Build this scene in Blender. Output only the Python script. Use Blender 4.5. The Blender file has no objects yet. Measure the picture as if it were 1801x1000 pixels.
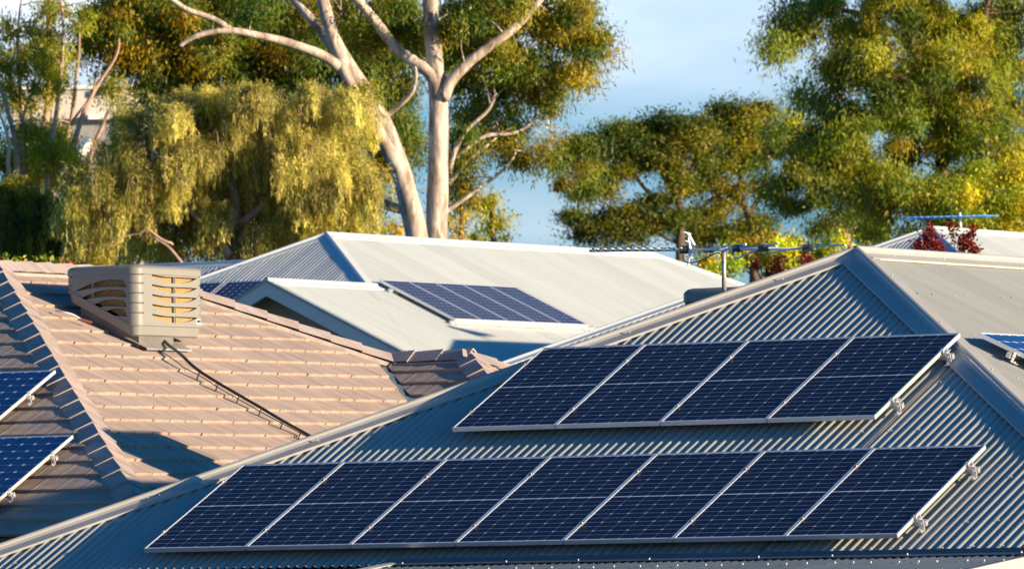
import bpy, bmesh, math, random
import numpy as np
from mathutils import Vector, Matrix

random.seed(7)
rng = np.random.default_rng(11)
scene = bpy.context.scene
COL = scene.collection
V3 = lambda *a: np.array(a, float)

# ------------------------------------------------------------------ camera frame (solved from the panel grid)
FPX = 12776.7
CAM = V3(29.9803, -55.8882, -2.8961)
R_ = V3(0.85731427, 0.51455489, -0.01566883)
U_ = V3(0.0347897, -0.02754286, 0.99901505)
F_ = V3(-0.51361651, 0.85701497, 0.0415141)
FH = F_[:2] / np.linalg.norm(F_[:2])

def at(x, y, D):
    "world point seen at pixel (x, y) of the 1801 px wide photograph, D metres ahead"
    return CAM + (F_ + R_ * (x - 900.5) / FPX + U_ * (500 - y) / FPX) * D

def ground_z(x, y):
    d = (x - CAM[0]) * FH[0] + (y - CAM[1]) * FH[1]
    return -5.4 + 0.05 * np.maximum(0, d - 62)

# ------------------------------------------------------------------ tagging and linking
def tag(o, label=None, cat=None, group=None, kind=None):
    if label: o['label'] = label
    if cat: o['category'] = cat
    if group: o['group'] = group
    if kind: o['kind'] = kind
    return o

def empty(name, loc, mat3=None, **k):
    o = bpy.data.objects.new(name, None)
    COL.objects.link(o)
    o.empty_display_size = .2
    if mat3 is not None:
        m = Matrix([[mat3[0][i], mat3[1][i], mat3[2][i]] for i in range(3)])
        o.rotation_euler = m.to_euler()
    o.location = loc
    return tag(o, **k)

class MB:
    "collects faces; build() links them as one mesh object"
    def __init__(s): s.v = []; s.f = []; s.n = 0; s.c = []
    def add(s, vs, fs, col=None):
        b = s.n
        vs = [tuple(map(float, p)) for p in vs]
        s.v += vs; s.n += len(vs)
        s.f += [tuple(b + i for i in f) for f in fs]
        if col is not None: s.c += [tuple(col)] * len(vs)
        return s
    def box(s, c, ax, ay, az, bev=0.0):
        "box from centre and three half-axis vectors"
        c, ax, ay, az = map(np.array, (c, ax, ay, az))
        vs = [c + i * ax + j * ay + k * az for k in (-1, 1) for j in (-1, 1) for i in (-1, 1)]
        fs = [(0, 2, 3, 1), (4, 5, 7, 6), (0, 1, 5, 4), (2, 6, 7, 3), (0, 4, 6, 2), (1, 3, 7, 5)]
        if np.dot(np.cross(ax, ay), az) < 0: fs = [f[::-1] for f in fs]
        return s.add(vs, fs)
    def aabb(s, a, b):
        a = V3(*a); b = V3(*b); h = (b - a) / 2
        return s.box((a + b) / 2, (h[0], 0, 0), (0, h[1], 0), (0, 0, h[2]))
    def tube(s, pts, rad, seg=8, cap=True):
        pts = [V3(*p) for p in pts]
        n = len(pts)
        if not hasattr(rad, '__len__'): rad = [rad] * n
        vs = []; ref = V3(0.31, 0.17, 0.93)
        pa = None
        for i, p in enumerate(pts):
            d = pts[min(i + 1, n - 1)] - pts[max(i - 1, 0)]
            d /= np.linalg.norm(d) + 1e-9
            if pa is None:
                a = np.cross(d, ref)
                if np.linalg.norm(a) < .1: a = np.cross(d, V3(1, 0, 0))
            else: a = pa - d * np.dot(pa, d)
            a /= np.linalg.norm(a); pa = a; b = np.cross(d, a)
            for k in range(seg):
                t = 2 * math.pi * k / seg
                vs.append(p + rad[i] * (math.cos(t) * a + math.sin(t) * b))
        fs = [(i * seg + k, i * seg + (k + 1) % seg, (i + 1) * seg + (k + 1) % seg, (i + 1) * seg + k)
              for i in range(n - 1) for k in range(seg)]
        if cap: fs += [tuple(range(seg))[::-1], tuple((n - 1) * seg + k for k in range(seg))]
        return s.add(vs, fs)
    def sweep(s, sec, p0, p1, close=False):
        "section = list of 3D offsets; swept straight from p0 to p1"
        m = len(sec); p0 = V3(*p0); p1 = V3(*p1)
        vs = [p0 + V3(*q) for q in sec] + [p1 + V3(*q) for q in sec]
        r = range(m if close else m - 1)
        fs = [(k, (k + 1) % m, m + (k + 1) % m, m + k) for k in r]
        if close: fs += [tuple(range(m))[::-1], tuple(range(m, 2 * m))]
        return s.add(vs, fs)
    def build(s, name, mat, parent=None, smooth=False, local=False, clips=(), sharp=None, bevel=0):
        me = bpy.data.meshes.new(name)
        L = V3(0, 0, 0)
        if parent is not None and not local:
            q = parent; 
            while q is not None: L = L + V3(*q.location); q = q.parent
        vs = [(p[0] - L[0], p[1] - L[1], p[2] - L[2]) for p in s.v]
        me.from_pydata(vs, [], s.f)
        if s.c:
            at_ = me.color_attributes.new('tint', 'FLOAT_COLOR', 'POINT')
            at_.data.foreach_set('color', np.array(s.c, np.float32).ravel())
        if clips:
            bm = bmesh.new(); bm.from_mesh(me)
            for (p, n) in clips:
                bmesh.ops.bisect_plane(bm, geom=bm.verts[:] + bm.edges[:] + bm.faces[:], dist=1e-5,
                                       plane_co=Vector(V3(*p) - L), plane_no=Vector(n).normalized(), clear_outer=True)
            bm.to_mesh(me); bm.free()
        if smooth:
            me.shade_smooth()
            if sharp: me.set_sharp_from_angle(angle=math.radians(sharp))
        me.materials.append(mat)
        o = bpy.data.objects.new(name, me); COL.objects.link(o)
        if parent is not None: o.parent = parent
        if bevel:
            md = o.modifiers.new('edge', 'BEVEL'); md.width = bevel; md.segments = 2; md.limit_method = 'ANGLE'
        return o

def copy_tree(o, parent=None):
    c = o.copy(); COL.objects.link(c); c.parent = parent
    for ch in [x for x in bpy.data.objects if x.parent == o]: copy_tree(ch, c)
    return c

# ------------------------------------------------------------------ materials
def newmat(name):
    m = bpy.data.materials.new(name); m.use_nodes = True
    nt = m.node_tree
    return m, nt, nt.nodes['Principled BSDF']

def N(nt, t, **k):
    n = nt.nodes.new(t)
    for a, v in k.items():
        if a.startswith('_'): setattr(n, a[1:], v)
    return n

def mix(nt, fac, a, b, blend='MIX'):
    n = nt.nodes.new('ShaderNodeMix'); n.data_type = 'RGBA'; n.blend_type = blend
    for sock, v in ((0, fac), (6, a), (7, b)):
        if hasattr(v, 'default_value') or hasattr(v, 'links'): nt.links.new(v, n.inputs[sock])
        elif v is not None: n.inputs[sock].default_value = v if not isinstance(v, tuple) else (*v, 1)[:4]
    return n.outputs[2]

def noise(nt, scale, detail=4, vec=None, rough=.55, stretch=None):
    tc = nt.nodes.new('ShaderNodeTexCoord')
    n = nt.nodes.new('ShaderNodeTexNoise'); n.inputs['Scale'].default_value = scale
    n.inputs['Detail'].default_value = detail; n.inputs['Roughness'].default_value = rough
    src = tc.outputs['Object']
    if stretch:
        mp = nt.nodes.new('ShaderNodeMapping'); mp.inputs['Scale'].default_value = stretch
        if len(stretch) == 3: pass
        nt.links.new(src, mp.inputs[0]); src = mp.outputs[0]
    nt.links.new(src, n.inputs['Vector'])
    return n.outputs['Fac']

def ramp(nt, fac, lo, hi, a=0., b=1.):
    n = nt.nodes.new('ShaderNodeMapRange'); nt.links.new(fac, n.inputs[0])
    n.inputs[1].default_value = lo; n.inputs[2].default_value = hi
    n.inputs[3].default_value = a; n.inputs[4].default_value = b
    return n.outputs[0]

def simple(name, col, rough=.5, metal=0., var=.12, vscale=3., bump=0., bscale=40., spec=.5, coat=0., stretch=None, dirt=None):
    m, nt, b = newmat(name)
    dark = tuple(c * (1 - var) for c in col); lite = tuple(min(1, c * (1 + var)) for c in col)
    f = ramp(nt, noise(nt, vscale, 5, stretch=stretch), .3, .7)
    c = mix(nt, f, dark, lite)
    if dirt:
        f2 = ramp(nt, noise(nt, dirt[1], 6, rough=.7, stretch=stretch), dirt[2], dirt[2] + .18)
        c = mix(nt, f2, c, dirt[0])
    nt.links.new(c, b.inputs['Base Color'])
    b.inputs['Roughness'].default_value = rough; b.inputs['Metallic'].default_value = metal
    b.inputs['Specular IOR Level'].default_value = spec
    b.inputs['Coat Weight'].default_value = coat
    if bump:
        bp = nt.nodes.new('ShaderNodeBump'); bp.inputs['Strength'].default_value = bump
        bp.inputs['Distance'].default_value = .01
        nt.links.new(noise(nt, bscale, 3), bp.inputs['Height']); nt.links.new(bp.outputs[0], b.inputs['Normal'])
    return m

def tinted(name, col, rough=.8, bump=.3, bscale=60, weather=None, spec=.3):
    "material whose colour is multiplied by each tile's own tint"
    m, nt, b = newmat(name)
    at_ = nt.nodes.new('ShaderNodeAttribute'); at_.attribute_name = 'tint'
    c = mix(nt, 1.0, tuple(col), at_.outputs['Color'], 'MULTIPLY')
    f = ramp(nt, noise(nt, 9, 6, rough=.7), .35, .75)
    c = mix(nt, f, c, mix(nt, .22, c, (.16, .12, .10)))
    if weather:
        f2 = ramp(nt, noise(nt, 1.3, 5), .56, .75, 0, .5); c = mix(nt, f2, c, weather)
    f4 = ramp(nt, noise(nt, 3.2, 5, stretch=(.35, 2.2, .5), rough=.6), (.40), .66, 0, .6); c = mix(nt, f4, c, tuple(x * .55 for x in col))
    f3 = ramp(nt, noise(nt, 34, 4, rough=.75), .6, .75, 0, .3); c = mix(nt, f3, c, (.10, .085, .06))
    nt.links.new(c, b.inputs['Base Color']); b.inputs['Roughness'].default_value = rough
    b.inputs['Specular IOR Level'].default_value = spec
    bp = nt.nodes.new('ShaderNodeBump'); bp.inputs['Strength'].default_value = bump; bp.inputs['Distance'].default_value = .006
    nt.links.new(noise(nt, bscale, 4), bp.inputs['Height']); nt.links.new(bp.outputs[0], b.inputs['Normal'])
    return m

def sheetmat(name, col, axis, rough=.42, var=.06, spec=.5, stain=.12):
    "pre-painted corrugated steel: each 762 mm sheet a touch different, rain streaks down the slope"
    m, nt, b = newmat(name)
    tc = nt.nodes.new('ShaderNodeTexCoord'); sp = nt.nodes.new('ShaderNodeSeparateXYZ')
    nt.links.new(tc.outputs['Object'], sp.inputs[0])
    d = nt.nodes.new('ShaderNodeMath'); d.operation = 'DIVIDE'; d.inputs[1].default_value = .762
    nt.links.new(sp.outputs[axis], d.inputs[0])
    fl = nt.nodes.new('ShaderNodeMath'); fl.operation = 'FLOOR'; nt.links.new(d.outputs[0], fl.inputs[0])
    wn = nt.nodes.new('ShaderNodeTexWhiteNoise'); wn.noise_dimensions = '1D'; nt.links.new(fl.outputs[0], wn.inputs['W'])
    c = mix(nt, wn.outputs['Value'], tuple(x * (1 - var) for x in col), tuple(x * (1 + var) for x in col))
    st = (6, .5, .5) if axis == 0 else (.5, 6, .5)
    f = ramp(nt, noise(nt, 1.0, 6, stretch=st, rough=.65), .45, .8, 0, stain * 4)
    c = mix(nt, f, c, tuple(x * .62 + y for x, y in zip(col, (.03, .02, .01))))
    nt.links.new(c, b.inputs['Base Color'])
    rr = ramp(nt, noise(nt, 2.2, 5), .3, .7, rough - .07, rough + .1); nt.links.new(rr, b.inputs['Roughness'])
    b.inputs['Specular IOR Level'].default_value = spec
    return m

def leafmat(name, trans=.45, rough=.45):
    m, nt, b = newmat(name)
    at_ = nt.nodes.new('ShaderNodeAttribute'); at_.attribute_name = 'tint'
    nt.links.new(at_.outputs['Color'], b.inputs['Base Color'])
    b.inputs['Roughness'].default_value = rough; b.inputs['Specular IOR Level'].default_value = .35
    tr = nt.nodes.new('ShaderNodeBsdfTranslucent')
    hs = nt.nodes.new('ShaderNodeHueSaturation'); hs.inputs['Saturation'].default_value = 1.15; hs.inputs['Value'].default_value = 1.5
    nt.links.new(at_.outputs['Color'], hs.inputs['Color']); nt.links.new(hs.outputs[0], tr.inputs['Color'])
    mx = nt.nodes.new('ShaderNodeMixShader'); mx.inputs[0].default_value = trans
    nt.links.new(b.outputs[0], mx.inputs[1]); nt.links.new(tr.outputs[0], mx.inputs[2])
    nt.links.new(mx.outputs[0], nt.nodes['Material Output'].inputs['Surface'])
    return m

def barkmat(name, a, b_, c_, sc=1.6):
    m, nt, b = newmat(name)
    f = ramp(nt, noise(nt, sc, 5, stretch=(1, 1, .35), rough=.6), .4, .62)
    c = mix(nt, f, a, b_)
    f2 = ramp(nt, noise(nt, sc * 2.3, 5, stretch=(1.4, 1.4, .3)), .55, .66)
    c = mix(nt, f2, c, c_)
    nt.links.new(c, b.inputs['Base Color']); b.inputs['Roughness'].default_value = .75
    b.inputs['Specular IOR Level'].default_value = .25
    bp = nt.nodes.new('ShaderNodeBump'); bp.inputs['Strength'].default_value = .5; bp.inputs['Distance'].default_value = .03
    nt.links.new(noise(nt, 7, 5, stretch=(1, 1, .3)), bp.inputs['Height']); nt.links.new(bp.outputs[0], b.inputs['Normal'])
    return m

GREY = (.365, .385, .37)
M = {}
M['roofA_x'] = sheetmat('grey_steel_sheet', GREY, 0)
M['roofA_y'] = sheetmat('grey_steel_sheet_side', GREY, 1)
M['capA'] = simple('grey_steel_flashing', (.41, .405, .38), .4, var=.08, vscale=1.5, stretch=(1, 1, 1))
M['roofC_x'] = sheetmat('pale_steel_sheet', (.53, .58, .575), 0, rough=.5, var=.06, stain=.1)
M['roofC_y'] = sheetmat('pale_steel_sheet_side', (.53, .58, .575), 1, rough=.5, var=.06, stain=.1)
M['capC'] = simple('pale_steel_flashing', (.57, .62, .64), .45, var=.03)
M['patio'] = sheetmat('shade_toned_steel_sheet', (.075, .105, .14), 0, rough=.45, var=.12, stain=.2)  # shade over the patio roof is put into this dark blue base colour
M['patio_cap'] = simple('slate_flashing', (.42, .42, .40), .4, var=.06)
M['screw'] = simple('zinc_screw', (.75, .75, .74), .25, metal=.8, var=.1)
M['screwA'] = simple('painted_screw', (.33, .37, .40), .55, metal=.0, var=.15)
M['redgutter'] = simple('dark_red_gutter', (.10, .018, .018), .4, var=.1)
M['wall'] = simple('render_wall', (.55, .48, .40), .85, var=.06, bump=.2)
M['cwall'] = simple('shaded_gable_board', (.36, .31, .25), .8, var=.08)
M['white_trim'] = simple('pale_trim_paint', (.62, .62, .59), .5, var=.05)
M['darktrim'] = simple('dark_fascia', (.05, .05, .045), .55, var=.2)
M['tile'] = tinted('concrete_tile', (.45, .355, .30))
M['captile'] = tinted('concrete_cap_tile', (.46, .385, .36), bscale=45)
M['mortar'] = simple('cap_mortar', (.36, .31, .28), .95, var=.2, vscale=12, bump=.5)
M['lead'] = simple('lead_valley', (.13, .17, .20), .5, var=.2)
M['alu'] = simple('anodised_aluminium', (.80, .80, .79), .32, metal=.55, var=.05)
M['rail'] = simple('rail_aluminium', (.70, .69, .67), .35, metal=.6, var=.1)
M['cooler'] = simple('cooler_plastic', (.225, .22, .20), .5, var=.05, vscale=2, bump=.05, dirt=((.17, .175, .165), 2.5, .58))
M['coolergroove'] = simple('cooler_recess', (.10, .095, .085), .8)
M['basemetal'] = simple('dropper_metal', (.17, .155, .14), .5, metal=.2, var=.2)
M['flash'] = simple('galvanised_apron', (.42, .40, .37), .4, metal=.6, var=.2, vscale=8)
M['black'] = simple('black_poly_pipe', (.02, .02, .022), .45, var=.2)
M['mast'] = simple('galvanised_mast', (.48, .42, .34), .45, metal=.5, var=.25, vscale=8, stretch=(1, 1, .2))
M['antenna'] = simple('antenna_aluminium', (.78, .79, .80), .35, metal=.15, var=.1)
M['skytint_alu'] = simple('sky_tinted_antenna_bar', (.08, .26, .60), .4, metal=.0, var=.1)  # blue of the reflected sky is painted into the bar colour
M['copper'] = simple('copper_fitting', (.45, .16, .09), .4, metal=.6, var=.2)
M['bldg'] = simple('cream_cladding', (.66, .60, .53), .8, var=.04)
M['bldgcap'] = simple('white_parapet', (.85, .84, .80), .6, var=.03)
M['bldgdark'] = simple('taupe_wall', (.33, .31, .31), .8, var=.06)
M['glassdark'] = simple('dark_window', (.03, .04, .05), .1, var=.1)
M['leaf'] = leafmat('gum_leaves')
M['weep'] = leafmat('weeping_leaves', .42, .6)
M['bark'] = barkmat('smooth_gum_bark', (.56, .47, .39), (.23, .175, .14), (.72, .64, .54), 3.2)
M['barkdark'] = barkmat('dark_bark', (.10, .065, .045), (.16, .11, .08), (.07, .05, .04), 3)
M['barkpink'] = barkmat('pinkish_bark', (.50, .33, .25), (.32, .22, .18), (.60, .46, .38), 2)

# pad of the cooler: woven wood fibre
def padmat():
    m, nt, b = newmat('wood_fibre_pad')
    f = ramp(nt, noise(nt, 38, 6, rough=.75, stretch=(1, 1, 2.2)), .35, .65)
    nt.links.new(mix(nt, f, (.22, .125, .05), (.52, .34, .15)), b.inputs['Base Color'])
    b.inputs['Roughness'].default_value = .9
    bp = nt.nodes.new('ShaderNodeBump'); bp.inputs['Strength'].default_value = 1.; bp.inputs['Distance'].default_value = .02
    nt.links.new(noise(nt, 45, 4), bp.inputs['Height']); nt.links.new(bp.outputs[0], b.inputs['Normal'])
    return m
M['pad'] = padmat()

# solar glass: cells and backsheet share the glossy glass over them
def glassy(name, col, coat, ior=1.38, var=.25):
    m, nt, b = newmat(name)
    at_ = nt.nodes.new('ShaderNodeAttribute'); at_.attribute_name = 'tint'
    nt.links.new(mix(nt, 1., tuple(col), at_.outputs['Color'], 'MULTIPLY'), b.inputs['Base Color'])
    b.inputs['Roughness'].default_value = .35; b.inputs['Specular IOR Level'].default_value = .2
    nt.links.new(ramp(nt, noise(nt, 2.5, 5), .3, .7, coat * .8, coat * 1.2), b.inputs['Coat Weight']); nt.links.new(ramp(nt, noise(nt, 3.1, 6, rough=.7), .3, .75, .04, .14), b.inputs['Coat Roughness'])
    b.inputs['Coat IOR'].default_value = ior
    return m
M['cell'] = glassy('solar_cell', (.012, .011, .024), .24, 1.3)
M['back'] = glassy('panel_backsheet', (.62, .68, .76), .4)
M['cellB'] = glassy('older_solar_cell', (.012, .035, .13), .9)
M['cellC'] = glassy('distant_solar_cell', (.022, .025, .062), .6)

# ------------------------------------------------------------------ roof frames
def frame(side, T):
    c = 1 / math.sqrt(1 + T * T); s = T * c
    return {'front': (V3(1, 0, 0), V3(0, -c, -s), V3(0, -s, c)),
            'back': (V3(-1, 0, 0), V3(0, c, -s), V3(0, s, c)),
            'right': (V3(0, 1, 0), V3(c, 0, -s), V3(s, 0, c)),
            'left': (V3(0, -1, 0), V3(-c, 0, -s), V3(-s, 0, c))}[side]

PITCHC = .0762
def corr(mb, P0, side, T, u0, u1, v0, v1, pitch=None, amp=.0085, seg=8, rows=3):
    pitch = pitch or PITCHC
    u, vd, n = frame(side, T); P0 = V3(*P0)
    k = int(round((u1 - u0) / pitch * seg))
    us = u0 + (u1 - u0) * np.arange(k + 1) / k
    h = amp * np.cos(2 * math.pi * us / pitch)
    h = h + .0016 * np.sin(us * 5.1 + .7) + .0012 * np.sin(us * 13.7)
    vs = []
    for r in range(rows + 1):
        v = v0 + (v1 - v0) * r / rows
        w = .0015 * np.sin(v * 2.3 + us * 1.7)
        vs.append(P0 + np.outer(us, u) + v * vd + np.outer(h + w, n))
    vs = np.concatenate(vs)
    fs = [(r * (k + 1) + i, (r + 1) * (k + 1) + i, (r + 1) * (k + 1) + i + 1, r * (k + 1) + i + 1)
          for r in range(rows) for i in range(k)]
    mb.add(vs, fs)

def seg_dist_clip(P0, side, T):  # unused helper kept minimal
    return None

def screws(mb, P0, side, T, rowsv, inside, u0, u1, step=.1524, r=.007, h=.010, lift=.0085, jit=.02, skip=.0):
    u, vd, n = frame(side, T); P0 = V3(*P0)
    for ri, v in enumerate(rowsv):
        uu = math.ceil(u0 / PITCHC) * PITCHC + (ri % 2) * .0
        i = 0
        while uu < u1:
            vv = v + random.uniform(-jit, jit); p = P0 + u * uu + vd * vv + n * lift
            if inside(p) and random.random() > skip:
                a = 5
                ring = [p + r * (math.cos(t) * u + math.sin(t) * vd) for t in [2 * math.pi * q / a for q in range(a)]]
                top = [q + n * h for q in ring]
                w = [p + 1.9 * r * (math.cos(t) * u + math.sin(t) * vd) + n * .001 for t in [2 * math.pi * q / a for q in range(a)]]
                mb.add(ring + top + w, [(k, (k + 1) % a, a + (k + 1) % a, a + k)[::-1] for k in range(a)] + [tuple(range(a, 2 * a))[::-1], tuple(range(2 * a, 3 * a))[::-1]])
            uu += step * (1 if i % 3 else 1.5) if step > .1 else step
            i += 1

def cap(mb, p0, p1, n1, n2, w=.155, roll=.026, lift=.012):
    "folded steel ridge or hip flashing with a rolled crest"
    p0 = V3(*p0); p1 = V3(*p1); h = (p1 - p0) / np.linalg.norm(p1 - p0)
    def out(n, other):
        d = np.cross(h, n); d /= np.linalg.norm(d)
        return d if np.dot(d, other) < 0 else -d
    d1 = out(n1, n2); d2 = out(n2, n1)
    if np.dot(d1, V3(0, 0, 1)) > 0: d1 = -d1
    if np.dot(d2, V3(0, 0, 1)) > 0: d2 = -d2
    up = (n1 + n2); up /= np.linalg.norm(up)
    side = d1 - d2; side = side - up * np.dot(side, up); side /= np.linalg.norm(side)
    sec = [d1 * w + n1 * (lift - .016), d1 * w + n1 * lift, d1 * (w - .006) + n1 * (lift + .004), d1 * (roll * 1.5) + n1 * lift]
    for k in range(7):
        t = math.pi * k / 6
        sec.append(up * (lift + .004 + roll * math.sin(t) * .95) + side * roll * math.cos(t))
    sec += [d2 * (roll * 1.5) + n2 * lift, d2 * (w - .006) + n2 * (lift + .004), d2 * w + n2 * lift, d2 * w + n2 * (lift - .016)]
    mb.sweep(sec, p0, p1)

def hip_pts(rx, y0, z, T, w, sx, sy):
    return (rx, y0, z), (rx + sx * w, y0 + sy * w, z - T * w)

def hip_roof(root, rx, y0, y1, z, T, w, mx, my, mcap, amp=.0085, seg=8, roofname='roof', over=.04, rightclips=(), capw=.155, caproll=.026, caplift=.012):
    "four corrugated faces with their caps; returns the roof part"
    L = w * math.sqrt(1 + T * T) + over
    P0 = (rx, y0, z); P1 = (rx, y1, z)
    fr = MB(); corr(fr, P0, 'front', T, -w - .05, w + .05, 0, L, seg=seg, amp=amp)
    roof = fr.build(roofname, mx, root, smooth=True, clips=[(P0, (1, 1, 0)), (P0, (-1, 1, 0))])
    rt = MB(); corr(rt, P0, 'right', T, -w - .05, (y1 - y0) + w + .05, 0, L, seg=seg, amp=amp)
    rt.build('roof_slope', my, roof, smooth=True, clips=[(P0, (-1, -1, 0)), (P1, (-1, 1, 0))] + list(rightclips))
    lf = MB(); corr(lf, P0, 'left', T, -(y1 - y0) - w - .05, w + .05, 0, L, seg=4, amp=amp)
    lf.build('roof_slope', my, roof, smooth=True, clips=[(P0, (1, -1, 0)), (P1, (1, 1, 0))])
    bk = MB(); corr(bk, P1, 'back', T, -w - .05, w + .05, 0, L, seg=4, amp=amp)
    bk.build('roof_slope', mx, roof, smooth=True, clips=[(P1, (1, -1, 0)), (P1, (-1, -1, 0))])
    nf, nr, nl, nb = (frame(s, T)[2] for s in ('front', 'right', 'left', 'back'))
    wl = w + over * .9
    for (p, sx, sy, a, b) in ((P0, -1, -1, nf, nl), (P0, 1, -1, nf, nr), (P1, -1, 1, nb, nl), (P1, 1, 1, nb, nr)):
        m = MB(); cap(m, p, (p[0] + sx * wl, p[1] + sy * wl, p[2] - T * wl), a, b, capw, caproll, caplift)
        m.build('hip_cap', mcap, roof)
    m = MB(); cap(m, (rx, y0 - .03, z + .004), (rx, y1 + .03, z + .004), nr, nl, capw, caproll, caplift); m.build('ridge_cap', mcap, roof)
    return roof

def house_body(root, rx, y0, y1, z, T, w, mwall, mgut, zg, inset=.55, gh=.11):
    ez = z - T * w - .03
    wl = MB(); wl.aabb((rx - w + inset, y0 - w + inset, zg), (rx + w - inset, y1 + w - inset, ez - .16)); wl.build('wall', mwall, root)
    sf = MB(); sf.aabb((rx - w + .06, y0 - w + .06, ez - .16), (rx + w - .06, y1 + w - .06, ez - .13)); sf.build('soffit', M['white_trim'], root)
    g = MB()
    X0, X1, Y0, Y1 = rx - w, rx + w, y0 - w, y1 + w
    prof = [(-.02, 0), (.0, -gh), (.10, -gh), (.125, -.03), (.125, 0), (.115, 0), (.115, -.03), (.095, -gh + .01), (.005, -gh + .01), (-.02, 0)]
    for (p, q, o) in (((X0 - .12, Y0, 0), (X1 + .12, Y0, 0), V3(0, -1, 0)), ((X1, Y0, 0), (X1, Y1, 0), V3(1, 0, 0)),
                      ((X0, Y0, 0), (X0, Y1, 0), V3(-1, 0, 0)), ((X0 - .12, Y1, 0), (X1 + .12, Y1, 0), V3(0, 1, 0))):
        sec = [o * a + V3(0, 0, ez + b - .005) for a, b in prof[:-1]]
        g.sweep(sec, p, q, close=True)
    g.build('gutter', mgut, root)
    win = MB(); win.aabb((rx - 1.2, y0 - w + inset - .03, zg + .9), (rx + .6, y0 - w + inset + .02, zg + 2.1)); win.build('window', M['glassdark'], root)

# ================================================================== HOUSE A: grey corrugated roof with the two panel rows
TA = 0.46194
WA = 5.74
A = empty('house', (0, 0, -5.4), label='house with grey corrugated hip roof carrying the two rows of dark solar panels', cat='house')
zA = -.037 / math.cos(math.atan(TA))
PITCHC = .0862
roofA = hip_roof(A, 0, 0, 7.5, zA, TA, WA, M['roofA_x'], M['roofA_y'], M['capA'], amp=.0105, capw=.185, caproll=.036, caplift=.026)
PITCHC = .0762
house_body(A, 0, 0, 7.5, zA, TA, WA, M['wall'], M['redgutter'], -5.4)
sA = MB()
PITCHC = .0862
inA = lambda p: abs(p[0]) < -p[1] - .22
screws(sA, (0, 0, zA), 'front', TA, [1.05, 2.0, 2.95, 3.93, 4.9, 5.75, 6.22], inA, -5.7, 5.7, step=.2586)
inAr = lambda p: p[1] > -p[0] + .2
screws(sA, (0, 0, zA), 'right', TA, [.95, 1.9, 2.85, 3.8, 4.75, 5.7], inAr, -5.7, 8, step=.2586)
PITCHC = .0762
tag(sA.build('roofing_screws', M['screwA'], roofA), kind='stuff')
# fixing screws on the hip caps
sc = MB()
for s_ in (-1, 1):
    for k in range(6):
        d = .5 + k * .98
        for off in (-.10, .10):
            p = V3(s_ * d, -d, zA - TA * d) + V3(s_ * off * .7, off * .7, 0) * 1.0
            z_ = zA - TA * max(abs(p[0]), abs(p[1])) + .045
            sc.tube([(p[0], p[1], z_ - .01), (p[0], p[1], z_ + .006)], .007, 6)
for k in range(7):
    for off in (-.1, .1):
        y = .5 + k * .95
        sc.tube([(off, y, zA - TA * .1 + .02), (off, y, zA - TA * .1 + .042)], .007, 6)
tag(sc.build('cap_screws', M['screwA'], roofA), kind='stuff')
# overlapping sheet edge left bright between the rows
lap = MB(); u, vd, n = frame('front', TA)
P = V3(0, 0, zA)
lap.box(P + u * 2.115 + vd * 4.35 + n * .0115, u * .014, vd * 1.9, n * .0016)
lap.build('sheet_lap', M['flash'], roofA)

# ------------------------------------------------------------------ solar panels
def make_panel(w, l, rows, cols, halfcut=True, t=.035, cellmat='cell', lip=.011, diamonds=True, root_kw=None, gap=.0046):
    root = empty('solar_panel', (0, 0, 0), **(root_kw or {}))
    fr = MB()
    z0, z1 = -t, 0.
    fr.aabb((0, 0, z0), (w, lip, z1)); fr.aabb((0, l - lip, z0), (w, l, z1))
    fr.aabb((0, lip, z0), (lip, l - lip, z1)); fr.aabb((w - lip, lip, z0), (w, l - lip, z1))
    fr.build('panel_frame', M['alu'], root, local=True)
    bk = MB(); bk.aabb((lip, lip, -.008), (w - lip, l - lip, -.0035))
    bk.c = [(1, 1, 1, 1)] * bk.n
    bk.build('backsheet', M['back'], root, local=True)
    ce = MB()
    mx, my = lip + .010, lip + .014
    mid = .012 if halfcut else 0
    cw = (w - 2 * mx) / cols; ch = (l - 2 * my - mid) / rows
    g = gap / 2; ch_ = min(cw, ch) * .135
    for r in range(rows):
        yb = my + r * ch + (mid if halfcut and r >= rows // 2 else 0)
        for c_ in range(cols):
            x0 = mx + c_ * cw + g; x1 = x0 + cw - 2 * g; y0 = yb + g; y1 = yb + ch - 2 * g + g
            k = 1 + random.uniform(-.12, .12)
            col = (k, k, k * 1.02, 1)
            e = ch_
            if halfcut:
                if r % 2 == 0: pts = [(x0 + e, y0), (x1 - e, y0), (x1, y0 + e), (x1, y1), (x0, y1), (x0, y0 + e)]
                else: pts = [(x0, y0), (x1, y0), (x1, y1 - e), (x1 - e, y1), (x0 + e, y1), (x0, y1 - e)]
            else: pts = [(x0 + e, y0), (x1 - e, y0), (x1, y0 + e), (x1, y1 - e), (x1 - e, y1), (x0 + e, y1), (x0, y1 - e), (x0, y0 + e)]
            ce.add([(a, b, -.0028) for a, b in pts], [tuple(range(len(pts)))], col)
    ce.build('solar_cells', M[cellmat], root, local=True)
    return root

def set_frame(o, side, T, P0, u, v, h):
    "put a panel's upper-left corner (seen from below the slope) at (u, v) on a roof face, h above it"
    U, vd, n = frame(side, T)
    p = V3(*P0) + U * u + vd * v + n * h
    m = Matrix([[U[i], -vd[i], n[i]] for i in range(3)])
    o.rotation_euler = m.to_euler(); o.location = p

def clamp(root, x, y, name='clamp', w=.018):
    m = MB()
    m.aabb((x - w, y - .03, .0), (x + w, y + .03, .005)); m.tube([(x, y, .003), (x, y, .012)], .007, 6)
    return m.build(name, M['rail'], root, local=True)

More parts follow.
